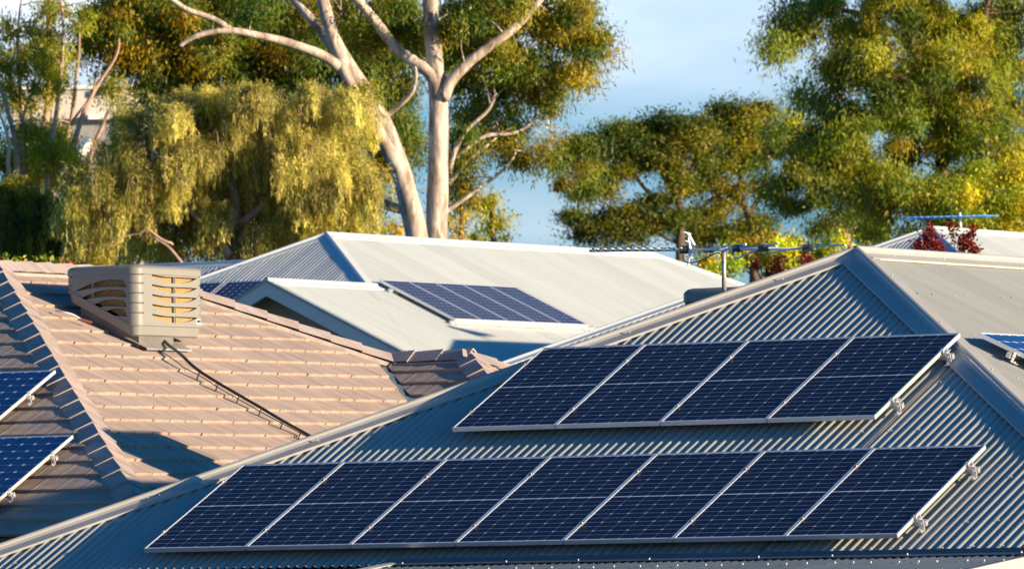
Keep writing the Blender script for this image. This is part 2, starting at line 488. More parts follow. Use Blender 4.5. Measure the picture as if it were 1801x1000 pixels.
PW, PL, PITCH = 1.002, 1.69, 1.012
proto = make_panel(PW, PL, 20, 6)
ends_lo = ['leftmost dark blue solar panel of the long lower row', 'second panel from the left end of the lower row',
           'third panel from the left end of the lower row', 'middle panel of the seven in the lower row',
           'third panel from the right end of the lower row', 'second panel from the right end of the lower row',
           'rightmost solar panel of the lower row, rail ends sticking out beside it']
ends_hi = ['leftmost panel of the four in the upper row, small red speck at its top corner', 'second panel from the left in the upper row of four',
           'third panel from the left in the upper row of four', 'rightmost panel of the upper row, its corner over the hip flashing']
rowsA = ((-3.7077, 4.5433, 7, ends_lo, 'solar panels of the lower row'), (-1.9860, 2.2037, 4, ends_hi, 'solar panels of the upper row'))
first = True
for (u0, v0, n_, labs, grp) in rowsA:
    for i in range(n_):
        o = proto if first else copy_tree(proto)
        first = False
        tag(o, labs[i], 'solar panel', grp)
        set_frame(o, 'front', TA, (0, 0, 0), u0 + i * PITCH, v0 + PL, .09)
        # local y grows up the slope, so the root is the lower-left corner
        if i > 0:
            for y in (.33, 1.33): clamp(o, -.005, y)
        if i == 0:
            for y in (.33, 1.33): clamp(o, .006, y, w=.012)
        if i == n_ - 1:
            for y in (.33, 1.33): clamp(o, PW - .004, y, w=.014)
        if n_ == 4 and i == 0:
            m = MB(); m.add([(.035, PL - .07, -.0015), (.075, PL - .05, -.0015), (.07, PL - .035, -.0015), (.03, PL - .05, -.0015)], [(0, 1, 2, 3)])
            m.build('sticker', simple('faded_sticker', (.8, .45, .35), .5), o, local=True)

def rail(side, T, P0, u0, u1, v, label, group, h1=.055, h0=.012, foot_at=None):
    U, vd, n = frame(side, T); P0 = V3(*P0)
    base = P0 + U * u0 + vd * v
    root = empty('mounting_rail', tuple(base), label=label, cat='mounting rail', group=group)
    m = MB()
    prof = [(-.018, h0), (-.018, h1), (-.006, h1), (-.006, h1 - .012), (.006, h1 - .012), (.006, h1), (.018, h1), (.018, h0 + .012), (.024, h0 + .012), (.024, h0)]
    m.sweep([vd * a + n * b for a, b in prof], P0 + U * u0 + vd * v, P0 + U * u1 + vd * v, close=True)
    m.build('rail', M['rail'], root)
    m = MB(); m.box(P0 + U * (u1 - .055) + vd * v + n * (h1 + .016), U * .012, vd * .022, n * .016)
    m.box(P0 + U * (u1 - .045) + vd * v + n * (h1 + .03), U * .022, vd * .02, n * .003)
    m.tube([P0 + U * (u1 - .045) + vd * v + n * (h1), P0 + U * (u1 - .045) + vd * v + n * (h1 + .05)], .007, 6)
    m.build('end_clamp', M['alu'], root)
    fl = foot_at or [u0 + .2 + k * 1.2 for k in range(int((u1 - u0 - .3) / 1.2) + 1)] + [u1 - .03]
    for uf in fl:
        m = MB(); q = P0 + U * uf + vd * (v + .036)
        m.box(q + n * (h0 + .02) , U * .022, vd * .004, n * .045)
        m.box(q + vd * .028 + n * (h0 - .023), U * .022, vd * .03, n * .003)
        m.tube([q - vd * .02 + n * (h0 + .03), q + vd * .014 + n * (h0 + .03)], .009, 6)
        m.tube([q + vd * .03 + n * (h0 - .03), q + vd * .03 + n * (h0 - .008)], .008, 6)
        m.build('foot_bracket', M['alu'], root)
    return root
for (u0, v0, n_, nm, grp) in ((-3.7077, 4.5433, 7, 'lower', 'rails under the lower row'), (-1.9860, 2.2037, 4, 'upper', 'rails under the upper row')):
    ue = u0 + n_ * PITCH
    for dv, w_ in ((.36, 'top'), (1.36, 'bottom')):
        rail('front', TA, (0, 0, 0), u0 + .02, ue + .085, v0 + dv, 'aluminium rail under the %s edge of the %s panel row' % (w_, nm), grp)

# panels on the sunny right-hand slope of the same house
p2 = make_panel(1.0, 1.66, 10, 6, halfcut=False, cellmat='cellB', gap=.006)
from math import tan
def hit(x, y, n, p0):
    d = F_ + R_ * (x - 900.5) / FPX + U_ * (500 - y) / FPX
    n = V3(*n); return CAM + d * (np.dot(V3(*p0) - CAM, n) / np.dot(d, n))
def uv(side, T, P0, p):
    U, vd, n = frame(side, T); d = V3(*p) - V3(*P0); return float(d @ U), float(d @ vd)
nr = frame('right', TA)[2]
q = hit(1722, 584, nr, nr * .09); qu, qv = uv('right', TA, (0, 0, 0), q)
for i in range(3):
    o = p2 if i == 0 else copy_tree(p2)
    tag(o, ['pale blue framed panel on the sunny right slope, cut off by the photo edge', 'second panel on the sunny right slope behind the corner one',
            'farthest panel on the sunny right slope'][i], 'solar panel', 'solar panels on the sunny right slope')
    set_frame(o, 'right', TA, (0, 0, 0), qu + i * 1.012, qv + 1.66, .09)
for dv, w_ in ((.36, 'upper'), (1.3, 'lower')):
    r_ = rail('right', TA, (0, 0, 0), qu - .07, qu + 3.0, qv + dv, 'aluminium rail at the %s edge of the panels on the sunny right slope' % w_, 'rails on the right slope', foot_at=[qu - .03, qu + 1.2, qu + 2.4])

# ------------------------------------------------------------------ patio roof in front of the eave
TP = .097
G = empty('patio_cover', (1.5, -7.5, -5.4), label='low corrugated patio roof, shade painted into its slate tone, bright screws along the bottom edge', cat='patio roof')
pl0 = (0, -5.83, -2.715)
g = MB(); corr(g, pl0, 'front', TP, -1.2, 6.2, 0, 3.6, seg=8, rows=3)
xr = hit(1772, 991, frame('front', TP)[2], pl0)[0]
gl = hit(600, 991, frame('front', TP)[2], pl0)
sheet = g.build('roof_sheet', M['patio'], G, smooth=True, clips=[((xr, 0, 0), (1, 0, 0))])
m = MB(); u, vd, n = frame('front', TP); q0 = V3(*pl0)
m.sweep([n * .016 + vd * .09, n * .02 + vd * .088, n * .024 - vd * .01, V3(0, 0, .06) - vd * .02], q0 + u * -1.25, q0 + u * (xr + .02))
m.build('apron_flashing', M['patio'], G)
for (xx, s_) in ((-1.2, -1), (xr, 1)):
    m = MB()
    sec = [u * (-.06 * s_) + n * .016, u * (-.06 * s_) + n * .022, n * .03 + u * .0, n * .03 + u * .03 * s_, n * -.12 + u * .032 * s_]
    m.sweep(sec, q0 + u * xx - vd * .03, q0 + u * xx + vd * 3.6); m.build('barge_flashing', M['patio_cap'], G)
m = MB()
rowv = []
v = .22
inP = lambda p: p[0] < xr - .05 and p[0] > -1.15
screws(m, pl0, 'front', TP, [.5, 1.25, 2.0, 2.75], inP, -1.2, 6.2, step=.165, r=.007, h=.013, lift=.009, jit=.03)
screws(m, pl0, 'front', TP, [.05], inP, -1.1, 6.2, step=.66, r=.007, h=.012, lift=.024, jit=.01)
tag(m.build('roofing_screws', M['screw'], G), kind='stuff')
m = MB(); m.aabb((-1.2, -9.45, -3.12), (xr, -9.38, -3.0)); m.build('beam', M['white_trim'], G)
for xx in (-1.0, 2.0, xr - .2):
    m = MB(); m.aabb((xx, -9.46, -5.4), (xx + .09, -9.37, -3.1)); m.build('post', M['white_trim'], G)
# pale rendered wall beside the patio
m = MB(); m.aabb((xr + .05, -9.2, -5.4), (xr + 1.4, -6.0, -3.0)); o = m.build('wall', simple('sunlit_render', (.30, .23, .145), .85), None)
tag(o, 'pale sandy rendered wall beside the patio roof in the bottom right corner', 'wall')

# ================================================================== HOUSE B: terracotta-beige tiled roof
TB = .49; BX, BY0, BY1, BZ, BW = -14.872, 8.075, 10.905, .60, 5.9
B = empty('house', (BX, 8, -5.0), label='house with pinkish beige concrete tiled roof carrying the big cooler', cat='house')

def tiles(mb, P0, side, T, u0, u1, v0, v1, gauge=.33, tw=.30, phase=0.):
    u, vd, n = frame(side, T); P0 = V3(*P0)
    prof = [(0, .013), (.045, .015), (.075, .004), (.15, .0), (.40, .001), (.50, .004), (.60, .001), (.88, .0), (.965, .002), (1.0, .013)]
    prof = [(0, .002), (.05, .003), (.085, .001), (.14, .0), (.38, .0008), (.5, .002), (.62, .0008), (.94, .0), (1.0, .001)]
    nr = int((v1 - v0) / gauge) + 1
    for r in range(nr):
        va = v0 + r * gauge; vb = va + gauge
        off = (r % 2) * tw / 2 + phase
        i = 0
        ua = u0 - off
        while ua < u1:
            dh = random.uniform(-.001, .0015); sk = random.uniform(-.001, .001); ex = random.uniform(-.009, .009)
            k = 1 + random.uniform(-.035, .035); hue = random.uniform(-.012, .012)
            col = (k * (1 + hue), k, k * (1 - hue), 1)
            top, bot, und = [], [], []
            for (s_, h) in prof:
                x = ua + s_ * tw
                nub = .008 if s_ < .07 else 0
                top.append(P0 + u * x + vd * (va - .03) + n * (h * .8 + .004 + dh * .3))
                hb = h + .034 + dh + sk * (s_ - .5)
                bot.append(P0 + u * x + vd * (vb + ex + nub) + n * hb)
                und.append(P0 + u * x + vd * (vb + ex + nub - .004) + n * (hb - .030))
            m_ = len(prof)
            fs = [(j, m_ + j, m_ + j + 1, j + 1) for j in range(m_ - 1)] + [(m_ + j, 2 * m_ + j, 2 * m_ + j + 1, m_ + j + 1) for j in range(m_ - 1)]
            fs.append((0, 2 * m_, m_))
            mb.add(top + bot + und, fs, col)
            ua += tw; i += 1

def captiles(mb, mort, p0, p1, n1, n2, gauge=.38, w=.20, bed=.045):
    "row of overlapping cap tiles from the top p0 down to p1"
    p0 = V3(*p0); p1 = V3(*p1); Ltot = np.linalg.norm(p1 - p0); h = (p1 - p0) / Ltot
    def out(n):
        d = np.cross(h, n); d /= np.linalg.norm(d); return d
    d1 = out(n1); d2 = out(n2)
    c_ = (n1 + n2) / np.linalg.norm(n1 + n2)
    if d1 @ (n1 - n2) < 0: d1 = -d1
    if d2 @ (n2 - n1) < 0: d2 = -d2
    def sect(sc, lift):
        pts = [(d1, w, 0), (d1, w * .7, .3), (d1, w * .32, .55)]
        out_ = []
        hs = (0, .012, .026)
        for (d, r, _), q in zip(pts, hs): out_.append(d * r * sc + c_ * (lift + q))
        out_.append(d1 * w * .12 + c_ * (lift + .034)); out_.append(c_ * (lift + .038)); out_.append(d2 * w * .12 + c_ * (lift + .034))
        for (_, r, _2), q in zip(pts[::-1], hs[::-1]): out_.append(d2 * r * sc + c_ * (lift + q))
        return out_
    k = 0; a = -.03
    while a < Ltot:
        kk = 1 + random.uniform(-.08, .08); hue = random.uniform(-.03, .03); col = (kk * (1 + hue), kk, kk * (1 - hue), 1)
        j = random.uniform(-.006, .006); tw_ = (d1 - d2) * random.uniform(-.004, .004)
        A_ = p0 + h * a + tw_; B_ = p0 + h * (a + gauge + .035 + j) - tw_
        s0 = sect(.88, bed - .004); s1 = sect(1.0, bed + .016)
        s2 = [q - c_ * .020 for q in sect(.97, bed + .016)]
        m_ = len(s0)
        vs = [A_ + q for q in s0] + [B_ + q for q in s1] + [B_ - h * .003 + q for q in s2]
        fs = [(i, i + 1, m_ + i + 1, m_ + i) for i in range(m_ - 1)] + [(m_ + i, m_ + i + 1, 2 * m_ + i + 1, 2 * m_ + i) for i in range(m_ - 1)]
        mb.add(vs, fs, col)
        a += gauge; k += 1
    sec = [d1 * w * .9 - n1 * .02, d1 * w * .8 + n1 * (bed - .022), c_ * (bed - .03), d2 * w * .8 + n2 * (bed - .022), d2 * w * .9 - n2 * .02]
    mort.sweep(sec, p0, p0 + h * Ltot)

PB0 = (BX, BY0, BZ - .02); PB1 = (BX, BY1, BZ - .02)
LB = BW * math.sqrt(1 + TB * TB)
# wing ridge where the valley starts
nBf, nBr, nBl, nBb = (frame(s, TB)[2] for s in ('front', 'right', 'left', 'back'))
wv = hit(672, 631, nBr, (BX, BY0, BZ))
WZ = wv[2]; WY = wv[1]
we = hit(824, 619, (0, 1, 0), wv)   # end of the wing ridge
WX = we[0]
ww = (WZ - (BZ - TB * BW)) / TB      # half width of wing
mbt = MB(); tiles(mbt, PB0, 'front', TB, -BW, BW, .03, LB)
roofB = mbt.build('roof', M['tile'], B, clips=[(PB0, (1, 1, 0)), (PB0, (-1, 1, 0))])
mbt = MB(); tiles(mbt, PB0, 'right', TB, -BW, (BY1 - BY0) + BW, .0, LB, phase=.1)
# clip the right slope to the hips and, along the valley, against the wing's front slope
vn = (1, 1, 0)
mbt.build('roof_slope', M['tile'], roofB, clips=[(PB0, (-1, -1, 0)), (PB1, (-1, 1, 0)), ((wv[0] - .07, wv[1] - .07, 0), vn)])
mbt = MB(); tiles(mbt, PB0, 'left', TB, -(BY1 - BY0) - BW, BW, 0, LB)
mbt.build('roof_slope', M['tile'], roofB, clips=[(PB0, (1, -1, 0)), (PB1, (1, 1, 0))])
mbt = MB(); tiles(mbt, PB1, 'back', TB, -BW, BW, 0, LB)
mbt.build('roof_slope', M['tile'], roofB, clips=[(PB1, (1, -1, 0)), (PB1, (-1, -1, 0))])
# wing
PW0 = (WX, WY, WZ - .02)
mbt = MB(); tiles(mbt, PW0, 'front', TB, -(WX - wv[0]) - 4, ww, .03, ww * math.sqrt(1 + TB * TB))
wing = mbt.build('wing_roof', M['tile'], B, clips=[(PW0, (1, 1, 0)), ((wv[0], wv[1], 0), (-1, -1, 0))])
mbt = MB(); tiles(mbt, PW0, 'right', TB, -ww, ww, .0, ww * math.sqrt(1 + TB * TB))
mbt.build('roof_slope', M['tile'], wing, clips=[(PW0, (-1, -1, 0)), (PW0, (-1, 1, 0))])
mbt = MB(); tiles(mbt, PW0, 'back', TB, -ww, (WX - wv[0]) + 3, .0, ww * math.sqrt(1 + TB * TB))
mbt.build('roof_slope', M['tile'], wing, clips=[(PW0, (1, -1, 0))])
capm, mort = MB(), MB()
h_ = BW + .05
captiles(capm, mort, (BX, BY0 + .1, BZ), (BX + h_, BY0 - h_ + .1, BZ - TB * h_), nBf, nBr)
captiles(capm, mort, (BX, BY0 + .1, BZ), (BX - h_, BY0 - h_ + .1, BZ - TB * h_), nBf, nBl)
d_ = (WY - BY1)
captiles(capm, mort, (BX, BY1 - .05, BZ), (BX + d_ + .05, BY1 + d_, BZ - TB * d_), nBb, nBr)
captiles(capm, mort, (BX, BY1 - .05, BZ), (BX - h_, BY1 + h_, BZ - TB * h_), nBb, nBl)
captiles(capm, mort, (BX, BY0, BZ + .005), (BX, BY1, BZ + .005), nBr, nBl)
captiles(capm, mort, (wv[0] + .05, WY, WZ - .01), (WX, WY, WZ - .01), nBb, nBf)
captiles(capm, mort, (WX - .05, WY + .05, WZ), (WX + ww, WY - ww, WZ - TB * ww), nBf, nBr)
captiles(capm, mort, (WX - .05, WY - .05, WZ), (WX + ww, WY + ww, WZ - TB * ww), nBb, nBr)
capm.build('cap_tiles', M['captile'], roofB); mort.build('cap_mortar', M['mortar'], roofB)
m = MB(); vdir = V3(1, -1, -TB); vdir /= np.linalg.norm(vdir); sd = V3(1, 1, 0) / math.sqrt(2)
m.sweep([-sd * .13 + V3(0, 0, .025), -sd * .05 + V3(0, 0, .01), V3(0, 0, .004), sd * .05 + V3(0, 0, .01), sd * .13 + V3(0, 0, .025)], V3(*wv) + V3(0, 0, -.01), V3(*wv) + vdir * 5.5 + V3(0, 0, -.01))
m.build('valley_flashing', M['lead'], wing)
ezB = BZ - TB * BW - .08
m = MB(); m.aabb((BX - BW + .5, BY0 - BW + .5, -5.0), (BX + BW - .5, BY1 + BW - .5, ezB - .12)); m.aabb((BX, WY - ww + .5, -5.0), (WX + ww - .5, WY + ww - .5, ezB - .12)); m.build('wall', M['wall'], B)
m = MB()
m.aabb((BX - BW - .02, BY0 - BW - .09, ezB - .12), (BX + BW + .02, BY0 - BW + .02, ezB + .02))
m.aabb((BX + BW + .0, BY0 - BW - .09, ezB - .12), (BX + BW + .1, BY1 + BW, ezB + .02))
m.aabb((BX - BW - .1, BY0 - BW - .09, ezB - .12), (BX - BW - .02, BY1 + BW, ezB + .02))
m.build('gutter', M['darktrim'], B)
m = MB(); m.aabb((BX - BW + .02, BY0 - BW + .03, ezB - .14), (BX + BW - .02, BY1 + BW - .03, ezB - .10)); m.build('soffit', M['darktrim'], B)

# panels on its shaded front slope
p3 = make_panel(1.0, 1.66, 10, 6, halfcut=False, cellmat='cellB', gap=.004)
hB = .15
PBp = V3(BX, BY0, BZ)
def placeB(px, py, o, side='front'):
    q = hit(px, py, nBf, PBp + nBf * hB); a, b = uv('front', TB, PBp, q); set_frame(o, 'front', TB, PBp, a - 1.0, b + 1.66, hB); return a, b
uB = {}
k = 0
for (px, py, nm) in ((97, 650, 'upper'), (128, 764, 'lower')):
    a = b = None
    for i in range(2):
        o = p3 if k == 0 else copy_tree(p3); k += 1
        if i == 0: a, b = placeB(px, py, o)
        else: set_frame(o, 'front', TB, PBp, a - 2.012, b + 1.66, hB)
        tag(o, ('%s blue panel with bright silver edge on the tiled roof, at the left edge' % nm) if i == 0 else ('%s tiled roof panel just past the left edge' % nm),
            'solar panel', 'solar panels on the tiled roof')
    U, vd, n = frame('front', TB)
    for dv in (.55, 1.3) if nm == 'upper' else (.42, 1.25):
        rail('front', TB, PBp, a - 2.0, a + .05, b + dv, 'rail under the %s panels on the tiled roof, %s one' % (nm, 'higher' if dv < 1 else 'lower'), 'rails on the tiled roof', h1=hB - .035, h0=hB - .075, foot_at=[a + .02])

# ================================================================== evaporative cooler
def make_cooler(label):
    "local frame: x down the slope (towards the sun), y along the ridge, z up; origin under the front right corner"
    root = empty('evaporative_cooler', (0, 0, 0), label=label, cat='air cooler')
    ax, by, H = .94, 1.28, .64      # size
    zt = H
    def zbot(x): return 0 if x > -.12 else (-x - .12) * .50   # x from -ax..0
    r = .11
    # ---- louvred faces
    def face(org, sdir, nrm, W, zb, opens, name):
        m = MB(); K = 48; th = .035
        org = V3(*org)
        cols = []
        for i in range(K + 1):
            s = W * i / K
            iv = [zb(s)]
            for (s0, s1, tf, bf) in opens:
                t_, b_ = tf(s), bf(s)
                if s < s0 or s > s1: t_ = b_ = (tf(min(max(s, s0), s1)))
                if t_ < b_: t_ = b_
                lo = max(b_, iv[-1]); hi = max(t_, lo)
                iv += [lo, hi]
            iv.append(zt - .10)
            cols.append((s, iv))
        nv = len(cols[0][1])
        vs = []
        for s, iv in cols:
            for z in iv: vs.append(org + V3(*sdir) * s + V3(0, 0, z))
        for s, iv in cols:
            for z in iv: vs.append(org + V3(*sdir) * s + V3(0, 0, z) - V3(*nrm) * th)
        off = (K + 1) * nv; fs = []
        flip = np.dot(np.cross(V3(*sdir), V3(0, 0, 1)), V3(*nrm)) < 0
        for i in range(K):
            for j in range(0, nv - 1, 2):
                q = (i * nv + j, (i + 1) * nv + j, (i + 1) * nv + j + 1, i * nv + j + 1)
                fs.append(q[::-1] if flip else q)
            for j in range(1, nv - 1):
                q = (i * nv + j, (i + 1) * nv + j, off + (i + 1) * nv + j, off + i * nv + j)
                fs.append(q)
        m.add(vs, fs)
        return m.build(name, M['cooler'], root, local=True)
    # front (faces -y): s runs from corner (x=-r) towards -x
    Wf = ax - 2 * r
    fo = []
    zs = [.085, .185, .29, .395]
    for q, z0 in enumerate(zs):
        s1 = [Wf * .60, Wf * .80, Wf * .97, Wf * .97][q]; s0 = .03
        hh = .072
        def bf(s, z0=z0, s0=s0, s1=s1): return z0 + .005 + .018 * math.sin(math.pi * min(1, max(0, (s - s0) / (s1 - s0)))) - .05 * max(0, (s - .3)) 
        def tf(s, z0=z0, s0=s0, s1=s1, bf=bf):
            t = min(1, max(0, (s - s0) / (s1 - s0))); e = min(1, 4.5 * t ** .8) if t < .5 else max(0, 1 - ((t - .4) / .6) ** 2)
            e = (1 - max(0, (t - .25) / .75) ** 2) * min(1, (t / .07)) ** .5
            return bf(s) + .078 * e
        fo.append((s0, s1, tf, bf))
    face((-r, 0, 0), (-1, 0, 0), (0, -1, 0), Wf, lambda s: zbot(-r - s), fo, 'louvre_panel')
    # side (faces +x): five rows, smile-shaped
    Ws = by - 2 * r; so = []
    for z0 in (.055, .16, .265, .37, .475):
        s0, s1 = .17, Ws - .03
        def tf(s, z0=z0): return z0 + .068 - .018 * min(1, max(0, s - .17) / .25) + 0 * s
        def bf(s, z0=z0, s0=s0, s1=s1):
            t = (s - s0) / (s1 - s0); c = 1 - (2 * min(1, max(0, t)) - 1) ** 2
            return z0 + .062 - .068 * c ** .75 - .012
        so.append((s0, s1, tf, bf))
    face((0, r, 0), (0, 1, 0), (1, 0, 0), Ws, lambda s: 0, so, 'louvre_panel')
    # plain back faces
    m = MB(); m.add([(-ax, by - r, zbot(-ax)), (-ax, r, zbot(-ax)), (-ax, r, zt - .1), (-ax, by - r, zt - .1)], [(0, 1, 2, 3)[::-1]])
    m.add([(-r, by, 0), (-ax + r, by, zbot(-ax + r)), (-ax + r, by, zt - .1), (-r, by, zt - .1)], [(0, 1, 2, 3)])
    m.build('back_panel', M['cooler'], root, local=True)
    # rounded corner posts with the slat grooves running round them
    for (cx, cy, a0) in ((-r, r, -90), (-r, by - r, 0), (-ax + r, by - r, 90), (-ax + r, r, 180)):
        m = MB(); K = 10; zl = []
        z = zbot(cx); 
        edges = [zbot(cx)] + [q for q in (.13, .235, .34, .445) if q > zbot(cx) + .03] + [zt - .1]
        for e0, e1 in zip(edges[:-1], edges[1:]):
            zz = [(e0, -.014), (e0 + .009, 0), (e1 - .009, 0), (e1, -.014)]
            vs = []
            for z_, dr in zz:
                for k in range(K + 1):
                    t = math.radians(a0 + 90 * k / K); vs.append((cx + (r + dr) * math.cos(t), cy + (r + dr) * math.sin(t), z_))
            fs = [(i * (K + 1) + k, i * (K + 1) + k + 1, (i + 1) * (K + 1) + k + 1, (i + 1) * (K + 1) + k) for i in range(3) for k in range(K)]
            m.add(vs, fs)
        m.build('corner_post', M['cooler'], root, local=True, smooth=True, sharp=40)
    # lid: rounded rectangle rings
    def ring(inset, z, rr, K=8):
        out = []
        for (cx, cy, a0) in ((-r, r, -90), (-r, by - r, 0), (-ax + r, by - r, 90), (-ax + r, r, 180)):
            for k in range(K + 1):
                t = math.radians(a0 + 90 * k / K)
                out.append((cx + (r - inset) * math.cos(t) if True else 0, cy + (r - inset) * math.sin(t), z))
        return out
    m = MB(); rings = [ring(.002, zt - .10, 0), ring(-.008, zt - .095, 0), ring(-.008, zt - .035, 0), ring(.004, zt - .022, 0), ring(.03, zt - .004, 0), ring(.08, zt + .006, 0)]
    n_ = len(rings[0]); vs = sum(rings, [])
    fs = [(i * n_ + k, i * n_ + (k + 1) % n_, (i + 1) * n_ + (k + 1) % n_, (i + 1) * n_ + k) for i in range(len(rings) - 1) for k in range(n_)]
    fs.append(tuple((len(rings) - 1) * n_ + k for k in range(n_)))
    m.add(vs, fs); m.build('lid', M['cooler'], root, local=True, smooth=True, sharp=35)
    # drip pan following the slope
    m = MB()
    def pan(inset, dz):
        out = []
        for (cx, cy, a0) in ((-r, r, -90), (-r, by - r, 0), (-ax + r, by - r, 90), (-ax + r, r, 180)):
            for k in range(9):
                t = math.radians(a0 + 90 * k / 8)
                x = cx + (r - inset) * math.cos(t); y = cy + (r - inset) * math.sin(t); out.append((x, y, zbot(x) + dz))
        # insert break vertices is unnecessary: corners carry the slope change
        return out
    rings = [pan(-.008, .014), pan(-.008, -.002), pan(.012, -.004), pan(.018, -.03), pan(.03, -.10), pan(.06, -.115)]
    vs = sum(rings, []); n_ = len(rings[0])
    fs = [(i * n_ + k, i * n_ + (k + 1) % n_, (i + 1) * n_ + (k + 1) % n_, (i + 1) * n_ + k)[::-1] for i in range(len(rings) - 1) for k in range(n_)]
    m.add(vs, fs)
    b0 = (len(rings) - 1) * n_
    m.add([rings[-1][k] for k in range(n_)], [tuple(range(n_))[::-1]])
    m.build('drip_pan', M['cooler'], root, local=True, smooth=True, sharp=35)
    # pads and mullions
    m = MB(); m.add([(-.05, .1, .02), (-.05, by - .08, .02), (-.05, by - .08, zt - .1), (-.05, .1, zt - .1)], [(0, 1, 2, 3)])
    m.build('pad', M['pad'], root, local=True)
    m = MB(); m.add([(-.1, .07, .02), (-ax + .06, .07, zbot(-ax + .06) + .02), (-ax + .06, .07, zt - .1), (-.1, .07, zt - .1)], [(0, 1, 2, 3)[::-1]])
    m.build('pad', M['pad'], root, local=True)
    m = MB(); m.aabb((-.045, .72, .03), (-.022, .735, zt - .1)); m.aabb((-.045, .75, .03), (-.022, .765, zt - .1)); m.build('mullion', M['cooler'], root, local=True)
    m = MB(); m.aabb((-.60, .018, .24), (-.575, .03, zt - .1)); m.build('mullion', M['cooler'], root, local=True)
    # dropper box down to the tiles
    m = MB(); T = TB
    x0, x1, y0, y1 = -.80, -.06, .10, .76
    pts = [(x0, y0), (x1, y0), (x1, y1), (x0, y1)]
    top = [(x, y, zbot(x) - .10) for x, y in pts]; bot = [(x, y, -x * T - .32) for x, y in pts]
    m.add(top + bot, [(4, 5, 1, 0), (5, 6, 2, 1), (6, 7, 3, 2), (7, 4, 0, 3)]); m.build('dropper', M['basemetal'], root, local=True)
    # small badge: dark strip over white
    m = MB(); m.aabb((.0, by - r - .055, .03), (.003, by - r + .035, .085)); bd = m.build('badge', M['white_trim'], root, local=True)
    m = MB(); m.aabb((.003, by - r - .045, .05), (.0045, by - r + .028, .078)); m.build('badge_print', M['darktrim'], bd, local=True)
    return root
cool = make_cooler('large beige box cooler with straw coloured louvred pads on the tiled roof')
def on_B_right(x, y): return BZ - TB * (x - BX)
# find the front right corner: pixel (243, 588) with clearance above the tiles
best = None
for D in np.arange(70, 84, .05):
    p = at(243, 571, D); c_ = p[2] - on_B_right(p[0], p[1])
    if best is None or abs(c_ - .27) < best[0]: best = (abs(c_ - .27), p)
CP = best[1]; cool.location = CP
print('cooler', CP)
# apron flashing below the dropper
m = MB(); U, vd, n = frame('right', TB)
yy = CP[1] + .1; x0 = CP[0] - .08
def onB(x, y, h=.05): return (x, y, on_B_right(x, y) + h)
m.add([onB(x0 - .1, yy - .1, .06), onB(x0 - .1, yy + .75, .06), onB(x0 + .13, yy + .85, .055), onB(x0 + .13, yy - .02, .055)], [(0, 3, 2, 1)])
m.add([onB(x0 + .13, yy - .02, .055), onB(x0 + .13, yy + .85, .055), onB(x0 + .132, yy + .85, .035), onB(x0 + .132, yy - .02, .035)], [(0, 3, 2, 1)])
ap = m.build('apron_flashing', M['flash'], roofB)
# drain pipe
def pxB(x, y, h): return hit(x, y, nBr, V3(BX, BY0, BZ) + nBr * h)
tops = CP + V3(-.12, .62, -.06)
pts = [tops, tops + V3(0.02, .01, -.10)] + [pxB(*a) for a in ((318, 622, .14), (340, 645, .11), (375, 668, .10), (420, 694, .09), (460, 717, .09), (500, 741, .09), (535, 760, .08), (552, 771, .08), (600, 800, .08))]
# smooth the path
def smooth_path(p, it=2):
    p = [V3(*q) for q in p]
    for _ in range(it):
        q = [p[0]]
        for a, b in zip(p[:-1], p[1:]): q += [a * .75 + b * .25, a * .25 + b * .75]
        q.append(p[-1]); p = q
    return p
root = empty('drain_pipe', tuple(pts[5]), label='black poly drain pipe running down the sunlit tiles from the cooler', cat='pipe')
m = MB(); m.tube(smooth_path(pts), .017, 8); m.build('pipe', M['black'], root, smooth=True)
m = MB()
for a in ((351, 654), (384, 674), (421, 695), (460, 717), (498, 740), (530, 757)):
    q = pxB(a[0], a[1], .10); m.tube([q, q - nBr * .09], .007, 6)
m.build('pipe_clips', M['black'], root)
m = MB(); tz = [CP + V3(-.35, .5, -.1)] + [pxB(*a) for a in ((300, 628, .05), (318, 641, .05), (322, 646, .05), (352, 660, .05), (385, 682, .05), (423, 703, .05), (462, 726, .05), (505, 748, .05), (548, 772, .05))]
o = m; m.tube(smooth_path(tz, 1), .0055, 6); ob = m.build('cable', M['black'], None); tag(ob, 'thin dark cable lying on the tiles just below the drain pipe', 'cable')
m = MB(); qs = [pxB(*a) for a in ((98, 546, .05), (110, 548, .09), (128, 552, .1), (142, 561, .08))]
m.tube(smooth_path(qs), .009, 6); ob = empty('water_pipe', tuple(qs[1]), label='small white water pipe with copper fitting in the shade of the cooler', cat='pipe')
m.build('pipe', M['white_trim'], ob, smooth=True)
m = MB(); m.tube([qs[-1], pxB(162, 567, .09)], .014, 8); m.build('fitting', M['copper'], ob)

# ================================================================== HOUSE E behind, with its own cooler
ea = at(1245, 513, 102)
TE = .47; WE = 4.2
E_ = empty('house', (ea[0], ea[1], float(ground_z(ea[0], ea[1]))), label='house with pale grey corrugated roof just behind the hip of the panelled roof', cat='house')
hip_roof(E_, ea[0], ea[1], ea[1] + 5, ea[2], TE, WE, M['roofC_x'], M['roofC_y'], M['capC'])
house_body(E_, ea[0], ea[1], ea[1] + 5, ea[2], TE, WE, M['wall'], M['white_trim'], float(ground_z(ea[0], ea[1])))
cool2 = copy_tree(cool)
tag(cool2, 'second cooler half hidden behind the hip, only its dark rounded top showing under the aerial', 'air cooler')
cool2.location = (-4.52, 6.1, -.90); cool2.rotation_euler = (0, 0, math.pi); cool2.scale = (1, 1, 1.3)
m = MB(); m.aabb((-4.42, 4.8, -2.2), (-3.8, 5.7, -1.0)); m.v = [(a + 4.52, b - 5.86, c + .90) for a, b, c in m.v]
m.v = [(-a, -b, c / 1.3) for a, b, c in m.v]
m.build('dropper_duct', M['basemetal'], cool2, local=True)

